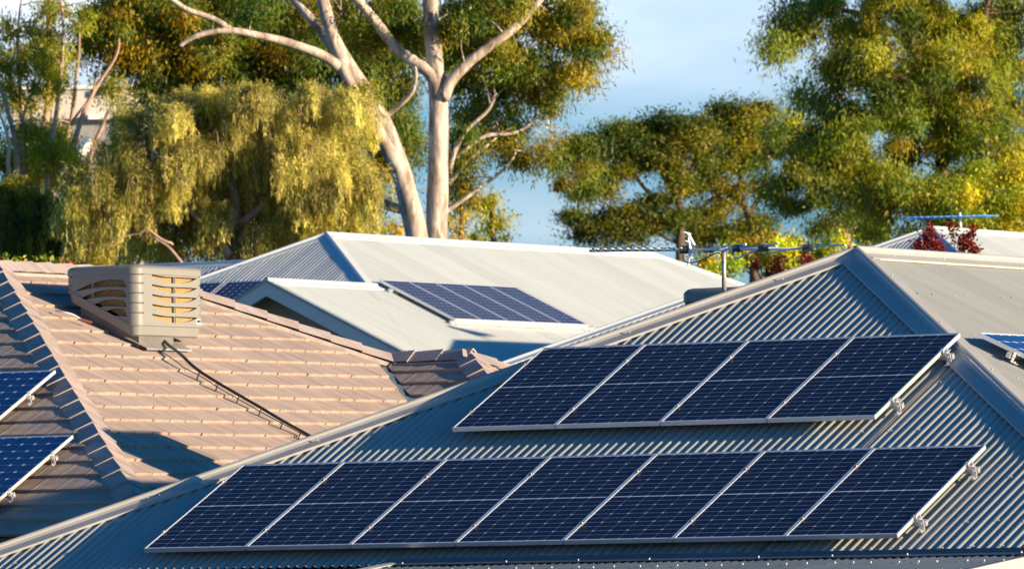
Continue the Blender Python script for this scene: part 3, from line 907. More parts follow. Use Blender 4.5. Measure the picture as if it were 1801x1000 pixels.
# ================================================================== HOUSE C: big pale roof with gable
TC = .48; ca = at(575, 412, 142); CX, CY0, CZ = ca; CY1 = 76.76
WC = 5.7
gz = float(ground_z(CX, CY0 + 3)); PITCHC = .0862
Cc = empty('house', (CX, CY0, gz), label='house with big sunlit off white roof and gable behind the tiled roof', cat='house')
nCf, nCr, nCl, nCb = (frame(s, TC)[2] for s in ('front', 'right', 'left', 'back'))
GX, GY = hit(470, 493, nCr, ca)[:2]; GZ = CZ - TC * (GX - CX)
LC = WC * math.sqrt(1 + TC * TC) + .04
P0 = (CX, CY0, CZ); P1 = (CX, CY1, CZ)
fr = MB(); corr(fr, P0, 'front', TC, -WC, WC, 0, LC, seg=8, amp=.017, pitch=.095)
roofC = fr.build('roof', M['roofC_x'], Cc, smooth=True, clips=[(P0, (1, 1, 0)), (P0, (-1, 1, 0))])
rt = MB(); corr(rt, P0, 'right', TC, GY - CY0, CY1 - CY0 + WC, 0, LC, seg=6, amp=.0115)
rt.build('roof_slope', M['roofC_y'], roofC, smooth=True, clips=[((GX, 0, 0), (-1, 0, 0)), (P1, (-1, 1, 0))])
rt = MB(); corr(rt, P0, 'right', TC, -WC, CY1 - CY0 + WC, 0, LC, seg=6, amp=.0115)
rt.build('roof_slope', M['roofC_y'], roofC, smooth=True, clips=[((GX, 0, 0), (1, 0, 0)), (P1, (-1, 1, 0)), (P0, (-1, -1, 0))])
lf = MB(); corr(lf, P0, 'left', TC, -(CY1 - CY0) - WC, WC, 0, LC, seg=4); lf.build('roof_slope', M['roofC_y'], roofC, smooth=True, clips=[(P0, (1, -1, 0)), (P1, (1, 1, 0))])
bk = MB(); corr(bk, P1, 'back', TC, -WC, WC, 0, LC, seg=4); bk.build('roof_slope', M['roofC_x'], roofC, smooth=True, clips=[(P1, (1, -1, 0)), (P1, (-1, -1, 0))])
hl = GX - CX
def capobj(p, q, a, b, name='hip_cap', par=None, **k):
    m = MB(); cap(m, p, q, a, b, w=.2, roll=.035, **k); return m.build(name, M['capC'], par or roofC)
capobj(P0, (CX + hl, CY0 - hl, CZ - TC * hl), nCf, nCr)
capobj(P0, (CX - WC, CY0 - WC, CZ - TC * WC), nCf, nCl)
capobj(P1, (CX + WC, CY1 + WC, CZ - TC * WC), nCb, nCr); capobj(P1, (CX - WC, CY1 + WC, CZ - TC * WC), nCb, nCl)
capobj((CX, CY0 - .05, CZ + .005), (CX, CY1 + .05, CZ + .005), nCr, nCl, 'ridge_cap')
# gable wing: left slope, ridge cap, barge boards, gable wall
gw = MB(); corr(gw, (GX, GY, GZ), 'left', TC, -(CY0 - GY) - 1, 0, 0, 3.2, seg=6, amp=.0115); 
wingC = gw.build('wing_roof', M['roofC_y'], Cc, smooth=True)
capobj((GX, GY - .02, GZ + .005), (GX, CY0 - hl + .35, GZ + .005), nCr, nCl, 'ridge_cap', wingC)
cC = 1 / math.sqrt(1 + TC * TC)
for sx, nn, Lb in ((1, nCr, 4.4), (-1, nCl, 2.9)):
    d = V3(sx * cC, 0, -TC * cC)
    m = MB(); p = V3(GX, GY, GZ)
    m.sweep([V3(0, -.02, -.01), V3(0, -.045, -.01), V3(0, -.045, -.29), V3(0, -.02, -.29)], p, p + d * Lb, close=True)
    m.build('barge_board', M['white_trim'], Cc)
    m = MB(); m.sweep([V3(0, .1, .02), V3(0, -.06, .022), V3(0, -.06, -.035), V3(0, -.05, -.035), V3(0, -.05, .012)], p, p + d * Lb); m.build('barge_flashing', simple('blue_grey_barge', (.30, .34, .37), .45), Cc)
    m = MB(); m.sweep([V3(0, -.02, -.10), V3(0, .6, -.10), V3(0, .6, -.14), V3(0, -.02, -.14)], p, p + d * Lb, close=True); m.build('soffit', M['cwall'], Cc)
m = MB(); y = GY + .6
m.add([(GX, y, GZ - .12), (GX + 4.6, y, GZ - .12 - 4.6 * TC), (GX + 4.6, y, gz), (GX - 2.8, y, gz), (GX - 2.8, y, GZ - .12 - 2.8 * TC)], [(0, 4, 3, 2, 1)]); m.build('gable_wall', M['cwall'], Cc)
m = MB(); m.aabb((CX - WC + .5, CY0 - WC + 1.2, gz), (CX + WC - .5, CY1 + WC - .5, CZ - TC * WC - .1)); m.build('wall', M['wall'], Cc)
m = MB(); ez = CZ - TC * WC
m.aabb((CX + WC, GY, ez - .12), (CX + WC + .12, CY1 + WC, ez - .01)); m.build('gutter', M['white_trim'], Cc)
# lower ridge running left
lz = 3.49; dy = (CZ - lz) / TC; ly = CY0 - dy
fl = MB(); corr(fl, (CX, ly, lz), 'front', TC, -11, 0, 0, 4.6, seg=8, amp=.017, pitch=.095)
lw = fl.build('wing_roof', M['roofC_x'], Cc, smooth=True, clips=[(P0, (1, -1, 0))])
fl = MB(); corr(fl, (CX, ly, lz), 'back', TC, 0, 11, 0, 4.6, seg=4); fl.build('roof_slope', M['roofC_x'], lw, smooth=True, clips=[((CX-1.2, 0, 0), (1, 0, 0))])
capobj((CX - 11, ly, lz + .005), (CX - dy, ly, lz + .005), nCf, nCb, 'ridge_cap', lw)
m = MB(); m.aabb((CX - 10.8, ly - 3.4, gz), (CX - WC + .6, ly + 3.4, lz - TC * 4.0)); m.build('wall', M['wall'], Cc)

pc = make_panel(.985, 1.87, 12, 6, halfcut=False, cellmat='cellC', gap=.006, lip=.022, t=.05)
hC = .13
q = hit(668, 491, nCr, V3(*P0) + nCr * hC); cu, cv = uv('right', TC, P0, q)
ordn = ['leftmost', 'second from left', 'middle', 'second from right', 'rightmost']
for i in range(5):
    o = pc if i == 0 else copy_tree(pc)
    tag(o, '%s of the five solar panels on the off white roof' % ordn[i], 'solar panel', 'five panels on the off white roof')
    set_frame(o, 'right', TC, P0, cu + i * 1.003, cv + 1.87, hC)
for dv, w_ in ((.35, 'upper'), (1.85, 'lower')):
    U, vd, n = frame('right', TC)
    base = V3(*P0) + U * cu + vd * (cv + dv)
    rr = empty('mounting_rail', tuple(base), label='pale rail along the %s side of the five panels on the off white roof' % w_, cat='mounting rail', group='rails on the off white roof')
    m = MB(); m.box(base + U * 2.6 + n * .05, U * 2.72, vd * .025, n * .03); m.build('rail', M['rail'], rr)
    for k in range(4):
        m = MB(); m.box(base + U * (.1 + k * 1.6) + n * .015 + vd * .05, U * .03, vd * .04, n * .02); m.build('foot_bracket', M['alu'], rr)
q = hit(398, 495, nCf, V3(*P0) + nCf * .1); fu, fv = uv('front', TC, P0, q)
for i in range(3):
    o = copy_tree(pc)
    tag(o, ['dark panel on the shaded slope right behind the gable peak', 'dark panel on the shaded slope between cooler and gable', 'panel on the shaded slope hidden behind the cooler'][i], 'solar panel', 'panels left of the gable')
    set_frame(o, 'front', TC, P0, fu + .02 - i * 1.05, fv + 1.87, .1)

# ================================================================== HOUSE F, far right
fa = at(1637, 401, 132.6); TF = .47; WF = 5.2
gzF = float(ground_z(fa[0], fa[1] + 4))
Fh = empty('house', (fa[0], fa[1], gzF), label='far off white roof rising behind the ridge at the right edge', cat='house')
hip_roof(Fh, fa[0], fa[1], fa[1] + 12, fa[2], TF, WF, M['roofC_x'], M['roofC_y'], M['capC'], seg=6)
house_body(Fh, fa[0], fa[1], fa[1] + 12, fa[2], TF, WF, M['wall'], M['white_trim'], gzF)
# aerial on it
b0 = at(1690, 404, 133.8); t0 = at(1688, 374, 133.8)
an = empty('tv_antenna', tuple(b0), label='flat aerial with painted blue sky reflection on a short mast above the far right roof', cat='TV aerial')
m = MB(); m.tube([b0 - V3(0, 0, .2), t0], .025, 8); m.build('mast', M['bldgcap'], an, smooth=True)
bm1, bm2 = at(1588, 383, 133.8), at(1744, 379, 133.8)
m = MB(); m.tube([bm1, bm2], .02, 6); m.build('boom', M['skytint_alu'], an)
for k in range(14):
    f = k / 13; p = bm1 * (1 - f) + bm2 * f; L_ = .10 + .28 * f
    m = MB(); e = V3(*F_) * .75 + V3(*R_) * .35; e /= np.linalg.norm(e); m.tube([p - e * L_, p + e * L_], .011, 5); m.build('element', M['skytint_alu'], an)
m = MB(); e = bm1 * .0 + (bm2 - bm1) / np.linalg.norm(bm2 - bm1); m.box((bm1 + bm2) / 2 + V3(0, 0, -.01), e * .78, V3(*F_) * .08, V3(0, 0, .022)); m.build('reflector_panel', M['skytint_alu'], an)

# ================================================================== TV antenna behind the left hip
hb = V3(-2.38, 0, 0)
base = at(1274, 515, 64.9)
base = V3(base[0], base[1], base[2])
DA = 64.9
rA = empty('tv_antenna', tuple(base), label='long silver aerial on a thin mast behind the hip of the panelled roof', cat='TV aerial')
topm = at(1272.5, 428, DA)
m = MB(); m.tube([at(1274, 530, DA), topm], .021, 10); m.build('mast', M['mast'], rA, smooth=True)
Lp = at(1038, 440.5, DA + 1.3); Rp = at(1425, 437, DA - 1.0)
m = MB(); m.tube([Lp, at(1205, 439, DA + .35), at(1273, 438.5, DA), Rp], .014, 8); m.build('boom', M['antenna'], rA, smooth=True)
fw = V3(F_[0], F_[1], 0); fw /= np.linalg.norm(fw); rt_ = V3(fw[1], -fw[0], 0)
for k in range(13):
    x = 1041 + k * 13.6; f = (x - 1038) / 235; p = Lp * (1 - f) + topm * f * 0 + at(1273, 438.5, DA) * f
    m = MB(); e = fw * .95 + rt_ * .28 - V3(0, 0, .05); e /= np.linalg.norm(e)
    L_ = .10 + .002 * k; p = p + V3(0, 0, .008)
    m.tube([p - e * L_, p + e * L_], .0075, 6); el = m.build('element', M['antenna'], rA)
    m = MB(); m.box(p, rt_ * .022, fw * .02, V3(0, 0, .014)); m.build('insulator', M['black'], el)
for (x, y, x2, y2, x3, y3) in ((1246, 439, 1244, 452.5, 1312, 429), (1297, 438, 1252, 441, 1366, 433), (1342, 437, 1291, 457, 1369, 427), (1420, 437, 1352, 444.6, 1487, 430.5)):
    m = MB(); c_ = at(x, y, DA - .6 * (x - 1273) / 80); 
    a_ = at(x2, y2, DA + .45 - .6 * (x - 1273) / 80); b_ = at(x3, y3, DA - .45 - .6 * (x - 1273) / 80)
    m.tube([a_, c_ + V3(0, 0, .015)], .008, 6); m.tube([c_ + V3(0, 0, .015), b_], .008, 6); el = m.build('element', M['antenna'], rA)
    m = MB(); m.box(c_ + V3(0, 0, .005), rt_ * .045, fw * .03, V3(0, 0, .03)); m.build('insulator', M['black'], el)
m = MB()
c_ = at(1214, 438, DA + .3)
for (x, y) in ((1209, 409), (1210, 469)):
    e_ = at(x, y, DA + .3); m.tube([c_, e_], .011, 6)
    for t in (.45, .98):
        p = c_ * (1 - t) + e_ * t; m.tube([p - fw * .2 - rt_ * .035, p + fw * .2 + rt_ * .035], .007, 6)
m.tube([at(1210, 411, DA + .3), at(1221, 431, DA + .3)], .015, 8)
m.build('reflector', M['antenna'], rA)
m = MB(); m.box(at(1203, 439, DA + .33), rt_ * .04, fw * .03, V3(0, 0, .035)); m.tube(smooth_path([at(1201, 447, DA + .3), at(1201, 458, DA + .3), at(1213, 462.5, DA + .25), at(1233, 459, DA + .2), at(1252, 448, DA + .1), at(1264, 443, DA + .05), at(1270, 450, DA), at(1270, 475, DA), at(1271, 515, DA)]), .0055, 6)
m.build('coax_cable', M['black'], rA)
m = MB(); m.box(at(1272.5, 438.5, DA), rt_ * .035, fw * .035, V3(0, 0, .02)); m.build('mast_clamp', M['antenna'], rA)

# ================================================================== far building at the upper left
pb = at(150, 250, 225)
bx = empty('building', (pb[0], pb[1], float(ground_z(pb[0], pb[1]))), label='cream flat roofed building seen through thin trunks at the upper left', cat='building')
def P2(x, y, D=225): return at(x, y, D)
gzb = float(ground_z(pb[0], pb[1])); zt_ = P2(150, 150)[2]; zm = P2(150, 209)[2]
xl = P2(20, 200); xr_ = P2(232, 200)
hx = rt_; c0 = (xl + xr_) / 2; hw = np.linalg.norm((xr_ - xl)[:2]) / 2
def bbox(z0, z1, grow=0, depth=6, off=0):
    m = MB(); m.box(V3(c0[0], c0[1], (z0 + z1) / 2) + fw * (depth + off), rt_ * (hw + grow), fw * depth, V3(0, 0, (z1 - z0) / 2)); return m
bbox(zm, zt_ - .12).build('wall', M['bldg'], bx); bbox(zt_ - .12, zt_, .12, 6.1, -.1).build('parapet', M['bldgcap'], bx)
bbox(gzb, zm, -.1, 5.9, .1).build('wall', M['bldgdark'], bx)
m = MB(); m.box(V3(*P2(190, 206)) - fw * .15, rt_ * .6, fw * .15, V3(0, 0, .08)); m.build('ledge', M['bldgcap'], bx)
m = MB(); m.box(V3(*P2(182, 161)) - fw * .1, rt_ * .09, fw * .12, V3(0, 0, .1)); m.tube([P2(182, 160, 224.9), P2(182, 152, 224.9)], .03); m.build('wall_lamp', M['darktrim'], bx)
m = MB(); p, q = P2(108, 305, 224), P2(160, 245, 224); m.tube([p, q], .22, 6); m.build('balustrade', M['bldgcap'], bx)

# ================================================================== vegetation
def leaves(name, mat, parent, cen, dirs, ln, wd, cols, curl=.15, hint=None):
    n = len(cen); L = V3(*parent.location) if parent is not None else V3(0, 0, 0)
    d = dirs / (np.linalg.norm(dirs, axis=1, keepdims=True) + 1e-9)
    rnd = rng.normal(size=(n, 3))
    if hint is not None: rnd = hint / (np.linalg.norm(hint, axis=1, keepdims=True) + 1e-6) + rnd * .38
    s = np.cross(d, rnd); s /= (np.linalg.norm(s, axis=1, keepdims=True) + 1e-9)
    nn = np.cross(d, s)
    ln = np.asarray(ln).reshape(-1, 1) * np.ones((n, 1)); wd = np.asarray(wd).reshape(-1, 1) * np.ones((n, 1))
    c = cen - L
    a = c; b = c + d * ln * .45 + s * wd * .5 + nn * ln * curl * .4; t = c + d * ln + nn * ln * curl * 0; e = c + d * ln * .45 - s * wd * .5 + nn * ln * curl * .4
    co = np.stack([a, b, t, e], 1).reshape(-1, 3).astype(np.float32)
    me = bpy.data.meshes.new(name)
    me.vertices.add(4 * n); me.loops.add(4 * n); me.polygons.add(n)
    me.vertices.foreach_set('co', co.ravel())
    me.loops.foreach_set('vertex_index', np.arange(4 * n, dtype=np.int32))
    me.polygons.foreach_set('loop_start', np.arange(0, 4 * n, 4, dtype=np.int32))
    me.polygons.foreach_set('loop_total', np.full(n, 4, np.int32))
    at_ = me.color_attributes.new('tint', 'FLOAT_COLOR', 'POINT')
    cc = np.concatenate([cols, np.ones((n, 1))], 1)
    at_.data.foreach_set('color', np.repeat(cc, 4, 0).astype(np.float32).ravel())
    me.update(); me.validate()
    me.materials.append(mat)
    o = bpy.data.objects.new(name, me); COL.objects.link(o)
    if parent is not None: o.parent = parent
    return o

def palette(n, cols, jit=.18, wts=None):
    cols = np.array(cols) * np.array([2.35, 2.6, 1.4]); i = rng.choice(len(cols), n, p=wts)
    c = cols[i] * (1 + rng.normal(0, jit, (n, 1))); return np.clip(c, .003, 1)

def crown_points(blobs, D, dens, sub_r=.34, depth=1.0, per=150, seed=0):
    "blobs: (px, py, rx, ry[, dD]) on the photograph; each gets depth like its width. Returns twig cluster centres."
    cen = []
    for b in blobs:
        px, py, rx, ry = b[:4]; dd = b[4] if len(b) > 4 else 0
        c = at(px, py, D + dd); k = (D + dd) / FPX
        ax, az = rx * k, ry * k; ay = depth * (ax + az) / 2
        n = max(3, int(dens * ax * az * 3.2 * (1 + ay * .5)))
        v = rng.normal(size=(n, 3)); v /= np.linalg.norm(v, axis=1, keepdims=True); r = rng.random((n, 1)) ** .45
        v = v * r
        cen.append(c + v[:, :1] * ax * rt_ + v[:, 1:2] * ay * fw + v[:, 2:3] * az * V3(0, 0, 1))
    return np.concatenate(cen)

def gum_crown(name, parent, blobs, D, cols, dens=5, sub_r=.32, per=130, ln=.17, wd=.035, droop=1.2, wts=None, mat='leaf', flat=.75, jit=.11):
    cs = crown_points(blobs, D, dens)
    n = len(cs)
    pern = rng.integers(int(per * .5), int(per * 1.4), n)
    idx = np.repeat(np.arange(n), pern); N_ = len(idx)
    sr = sub_r * (0.6 + .8 * rng.random(n))
    off = rng.normal(size=(N_, 3)); off *= (sr[idx] / 1.4)[:, None]; off[:, 2] *= flat
    p = cs[idx] + off
    dirs = rng.normal(size=(N_, 3)) * .75; dirs[:, 2] -= droop
    cl = palette(n, cols, .22, wts)[idx] * (1 + rng.normal(0, jit, (N_, 1)))
    L_ = ln * (.6 + .8 * rng.random(N_)); W_ = wd * (.7 + .6 * rng.random(N_))
    leaves(name, M[mat], parent, p, dirs, L_, W_, np.clip(cl, .004, 1), hint=off * V3(1, 1, 1.3) + V3(0, 0, .05))
    return cs, N_

def wig(pts, amp, it=3):
    pts = smooth_path(pts, it)
    out = []
    ph = [random.uniform(0, 6) for _ in range(6)]
    for i, p in enumerate(pts):
        s = i / len(pts) * 10
        out.append(p + amp * V3(math.sin(s * 1.3 + ph[0]), math.sin(s * 1.1 + ph[1]), .6 * math.sin(s * 1.7 + ph[2])) * (0 if i == 0 else 1))
    return out

def limb(m, pix, D, r0, r1, amp=.03, seg=9, it=3):
    "pix: (px, py[, dD]) polyline"
    pts = [at(q[0], q[1], D + (q[2] if len(q) > 2 else 0)) for q in pix]
    pts = wig(pts, amp, it); n = len(pts)
    rad = [(r0 + (r1 - r0) * (i / (n - 1)) ** .9) * (1 + .025 * math.sin(i * .6)) for i in range(n)]
    m.tube(pts, rad, seg)
    return pts

def twigs(m, cs, anchors, count, r=.02, sag=.3):
    anchors = np.array(anchors)
    for _ in range(count):
        c = cs[random.randrange(len(cs))]
        d = np.linalg.norm(anchors - c, axis=1); k = int(np.argmin(d + rng.random(len(d)) * 1.2)); a = anchors[k]
        mid = (a + c) / 2 + V3(random.uniform(-.3, .3), random.uniform(-.3, .3), random.uniform(0, sag))
        pts = smooth_path([a, mid, c], 2); n = len(pts)
        m.tube(pts, [r * (1.3 - 1.0 * i / (n - 1)) for i in range(n)], 5, cap=False)

OL = [(.085, .095, .022), (.055, .075, .018), (.115, .105, .025), (.14, .10, .022), (.035, .055, .015)]
OG = [(.16, .115, .018), (.20, .12, .015), (.10, .10, .02), (.06, .075, .016), (.24, .13, .02)]
DK = [(.030, .045, .016), (.045, .060, .018), (.06, .065, .018)]
XX = [(.08, .10, .03), (.05, .075, .024), (.11, .12, .04), (.13, .11, .035)]
YG = [(.20, .22, .03), (.28, .24, .025), (.14, .18, .03), (.35, .24, .02)]

def tree(name, label, cat, base, group=None):
    return empty(name, (base[0], base[1], float(ground_z(base[0], base[1]))), label=label, cat=cat, group=group)

TREEG = 'tall gum trees behind the houses'
# ---- T1: big pale-trunked gum
D1 = 168
b1 = at(755, 420, D1)
t1 = tree('eucalyptus_tree', 'big gum tree with two thick smooth cream trunks rising behind the off white roof', 'tree', b1, TREEG)
m = MB(); anc = []
gzt = float(ground_z(b1[0], b1[1]))
def drop(px, py, D, r):  # down to the ground
    return 0
rr = 1 / 76.
anc += limb(m, [(745, 640), (742, 470), (735, 410), (718, 350), (700, 290), (680, 230), (655, 180), (622, 130), (590, 80), (575, 30), (560, -30), (545, -110)], D1 - .9, .31, .12)
anc += limb(m, [(700, 290), (670, 235), (640, 195), (612, 150), (600, 110), (585, 75, 1), (545, 30, 1.2), (500, -20, 1.5), (450, -80, 2)], D1 - 1.1, .18, .09)
anc += limb(m, [(600, 125, -.1), (572, 97, -.3), (520, 79, -.6), (460, 64, -.9), (405, 50, -1.1), (350, 62, -1.2), (318, 80, -1.3)], D1 - .9, .145, .045)
anc += limb(m, [(405, 50, -2), (330, 15, -2.2), (280, -10, -2.4)], D1, .08, .05)
anc += limb(m, [(765, 640), (763, 470), (768, 390), (772, 300), (773, 210), (768, 150), (762, 90), (758, 30), (755, -40), (750, -120)], D1 - .2, .30, .155)
anc += limb(m, [(771, 175), (765, 140), (735, 112), (700, 88), (665, 45), (635, 10), (610, -25), (580, -70)], D1 - .3, .165, .09)
anc += limb(m, [(778, 170), (793, 140), (822, 115), (860, 82), (905, 45), (940, 12), (970, -20), (1010, -60)], D1 - .4, .155, .08)
anc += limb(m, [(640, 235, -.2), (690, 195, -.8), (720, 172, -1), (735, 140, -1.2), (728, 118, -1.3)], D1, .08, .03)
anc += limb(m, [(735, 375), (690, 362, .4), (650, 352, .8), (640, 345, 1)], D1, .13, .09)
anc += limb(m, [(790, 300), (800, 260), (825, 225), (860, 190), (875, 165)], D1 + .2, .07, .03)
anc += limb(m, [(800, 280, .4), (845, 235, .5), (900, 240, .7), (935, 215, .9), (945, 190, 1)], D1, .06, .025)
anc += limb(m, [(790, 320, .4), (830, 275, .5), (865, 250, .7), (880, 230, .8)], D1, .055, .02)
anc += limb(m, [(785, 375, .4), (830, 335, .5), (880, 310, .7), (905, 275, .9), (900, 262, 1)], D1, .06, .02)
def nubs(mm, ps, n):
    pass
blobsR = [(830, 60, 90, 75), (905, 120, 70, 60), (965, 45, 95, 55), (1040, 80, 45, 50), (1010, 25, 70, 35), (940, 170, 60, 40), (985, 135, 55, 45), (1030, 140, 30, 22),
          (855, 190, 60, 60), (860, 245, 45, 35), (885, 215, 50, 40), (960, 270, 30, 25), (1005, 255, 25, 16), (990, 300, 35, 22), (1035, 255, 18, 14), (1030, 312, 28, 20),
          (810, 130, 40, 50), (700, 40, 60, 50), (880, 20, 80, 40), (820, 240, 30, 60), (800, 310, 25, 40), (905, 275, 40, 22), (520, 30, 45, 35, 0), (450, 20, 45, 30, 0), (690, 25, 40, 30, 0), (640, 60, 30, 25, 0), (820, 30, 45, 35, 0)]
cs, n1 = gum_crown('crown', t1, [(a, b, c * 1.0, d, random.uniform(-.6, 1.6)) for a, b, c, d in [q[:4] for q in blobsR]] + [(440, 12, 40, 20, -2.2), (700, 10, 26, 16, -1.9), (832, 40, 28, 20, -2.0), (905, 6, 36, 16, -2), (375, 85, 26, 18, -2), (640, 170, 20, 16, -2), (560, -110, 90, 60, 0), (680, -120, 90, 60, 0), (760, -150, 90, 60, 0), (860, -90, 90, 60, 0), (980, -80, 90, 55, 0), (450, -90, 80, 50, 0), (590, -60, 50, 30, 0)], D1 + .6, OL + [(.16, .12, .03)], dens=4.8, per=400, sub_r=.29, ln=.14, wd=.034)
twigs(m, cs, anc, 70, .018)
m.build('trunk', M['bark'], t1, smooth=True)

# ---- T4: dense darker gum behind and left of it
D4 = 182
b4 = at(430, 420, D4)
t4 = tree('eucalyptus_tree', 'dense dark green and orange tinged gum crown filling the top left behind the weeping tree', 'tree', b4, TREEG)
m = MB(); anc = limb(m, [(430, 640), (440, 420), (430, 300), (410, 180), (400, 90), (380, -10)], D4, .3, .12)
anc += limb(m, [(435, 300), (500, 180), (560, 100), (600, 20)], D4, .15, .06); anc += limb(m, [(420, 230), (330, 140), (250, 90), (190, 40)], D4, .14, .05)
anc += limb(m, [(560, 260), (640, 180), (700, 120), (720, 40)], D4, .12, .05)
bl = [(200, 60, 75, 55), (260, 100, 70, 60), (330, 60, 90, 75), (400, 110, 90, 80), (470, 60, 90, 75), (540, 110, 80, 70), (600, 55, 80, 75), (660, 120, 60, 70), (690, 60, 60, 70),
      (300, 150, 70, 50), (370, 190, 80, 45), (460, 180, 80, 55), (540, 190, 60, 55), (240, 40, 60, 50), (180, 20, 60, 40), (640, 200, 60, 60), (700, 190, 45, 60), (420, 20, 90, 40), (520, 20, 90, 40), (320, 5, 80, 30), (640, 270, 50, 50), (700, 270, 40, 55), (150, 80, 25, 40), (820, 60, 70, 60), (560, 240, 60, 40), (400, -60, 110, 50), (250, -40, 90, 40), (560, -60, 90, 50)]
cs, n4 = gum_crown('crown', t4, [(a, b, c, d, random.uniform(-2.5, 1.5)) for a, b, c, d in bl], D4, OL[:2] + OG[:4] + DK, dens=5, per=380, sub_r=.35, ln=.145, wd=.038)
twigs(m, cs, anc, 60, .02)
m.build('trunk', M['barkpink'], t4, smooth=True)

# ---- T3: slender multi-stem gum, far left
D3 = 176
b3 = at(60, 420, D3)
t3 = tree('eucalyptus_tree', 'slender gum with several thin pinkish stems in front of the cream building, far left', 'tree', b3, TREEG)
m = MB(); anc = []
for pix, r0, r1 in (([(40, 640), (40, 330), (15, 220), (-10, 100)], .14, .014), ([(70, 640), (65, 300), (80, 200), (90, 100), (88, -20)], .16, .06), ([(80, 640), (78, 300), (105, 190), (110, 60), (105, -20)], .10, .014),
                    ([(120, 640), (115, 300), (150, 200), (185, 120), (215, 70)], .12, .014), ([(100, 640), (92, 320), (120, 230), (128, 150), (145, 95), (140, 40)], .10, .014), ([(55, 640), (50, 340), (30, 200), (38, 100), (36, -20)], .1, .014),
                    ([(140, 640), (130, 330), (200, 180), (225, 140)], .11, .014), ([(30, 340), (10, 260), (2, 180)], .08, .014), ([(75, 60), (90, 20), (70, -20)], .05, .014), ([(125, 220), (160, 170), (175, 130)], .04, .014), ([(20, 640), (22, 330), (40, 230), (60, 150)], .09, .014)):
    anc += limb(m, pix, D3 + random.uniform(-1, 1), r0, r1, amp=.06)
bl = [(80, 90, 38, 45), (70, 130, 50, 30), (15, 130, 30, 30), (25, 165, 35, 25), (95, 120, 30, 35), (110, 20, 30, 28), (60, 260, 60, 32), (100, 245, 40, 26), (20, 270, 40, 35), (90, 300, 30, 22), (10, 60, 15, 25), (150, 30, 30, 25), (40, 235, 50, 30), (85, 275, 55, 34), (130, 265, 18, 24), (30, 300, 50, 36), (60, 40, 30, 25), (200, 150, 24, 22), (60, 180, 40, 25), (40, 95, 20, 20), (85, 60, 20, 14), (5, 110, 20, 40)]
cs, n3 = gum_crown('crown', t3, [(a, b, c, d, random.uniform(-1, 1)) for a, b, c, d in bl], D3, [(.15, .14, .025), (.12, .12, .02), (.20, .16, .03), (.07, .08, .02)], dens=7, per=210, sub_r=.27, ln=.13, wd=.036)
twigs(m, cs, anc, 40, .014)
m.build('trunk', M['barkpink'], t3, smooth=True)

# ---- T2: weeping golden tree
def weeping(parent, blobs, D, nstr, cols, ln=(.7, 1.5), per=46, leafl=.13, leafw=.014, arch=.35):
    P, Dr, Lc, Cc_, Hn = [], [], [], [], []
    spine = MB()
    area = np.array([b[2] * b[3] for b in blobs], float); area /= area.sum()
    for b, a in zip(blobs, area):
        k = (D + (b[4] if len(b) > 4 else 0)) / FPX
        c = at(b[0], b[1], D + (b[4] if len(b) > 4 else 0)); ax, az = b[2] * k, b[3] * k; ay = (ax + az) / 2
        nS = int(nstr * a); site = None
        for q_ in range(nS):
            if q_ % 26 == 0:
                v = rng.normal(size=3); v /= np.linalg.norm(v); r = rng.random() ** .33
                site = c + rt_ * v[0] * ax * r + fw * v[1] * ay * r + V3(0, 0, 1) * v[2] * az * r
                o0 = rt_ * (v[0] + rng.normal() * .5) + fw * (v[1] - .3 + rng.normal() * .5); sc_ = random.uniform(.7, 1.25); sh = random.uniform(.5, 1.25)
            s = site + rng.normal(size=3) * V3(.15, .15, .08)
            out = o0 + rt_ * rng.normal() * .3 + fw * rng.normal() * .3; out = out / (np.linalg.norm(out) + .01) * random.uniform(.35, .8)
            L = random.uniform(*ln) * sc_; n = 7
            pts = []
            for i in range(n):
                t = i / (n - 1)
                pts.append(s + out * L * .55 * (1 - (1 - t) ** 2) + V3(0, 0, 1) * (arch * L * (1 - (1 - 2.6 * t) ** 2) * (1 if t < .4 else 0) * .35 - L * .95 * max(0, t - .22) ** 1.3))
            pts = np.array(pts)
            tt = np.sort(rng.random(per)); seg_ = np.minimum((tt * (n - 1)).astype(int), n - 2); f = (tt * (n - 1) - seg_)[:, None]
            p = pts[seg_] * (1 - f) + pts[seg_ + 1] * f
            d = pts[seg_ + 1] - pts[seg_]; d /= np.linalg.norm(d, axis=1, keepdims=True) + 1e-9
            spread = .055 * np.sin(math.pi * np.clip(tt * .9 + .08, 0, 1))[:, None]
            p = p + rng.normal(size=(per, 3)) * spread
            dr = d * .9 + rng.normal(size=(per, 3)) * .35; dr[:, 2] -= .35
            P.append(p); Dr.append(dr); Hn.append(np.tile(out + V3(0, 0, .4), (per, 1)) + rng.normal(size=(per, 3)) * .25); Lc.append(leafl * (.6 + .8 * rng.random(per)))
            base = palette(1, cols, .15)[0] * sh; Cc_.append(base * (1 + rng.normal(0, .15, (per, 1))))
            if random.random() < .12: spine.tube(pts, [.012 * (1.2 - i / n) for i in range(n)], 4, cap=False)
    P = np.concatenate(P); Dr = np.concatenate(Dr); Lc = np.concatenate(Lc); Cc_ = np.clip(np.concatenate(Cc_), .004, 1)
    leaves('crown', M['weep'], parent, P, Dr, Lc, leafw * (.7 + .6 * rng.random(len(P))), Cc_, curl=.05, hint=np.concatenate(Hn))
    return spine

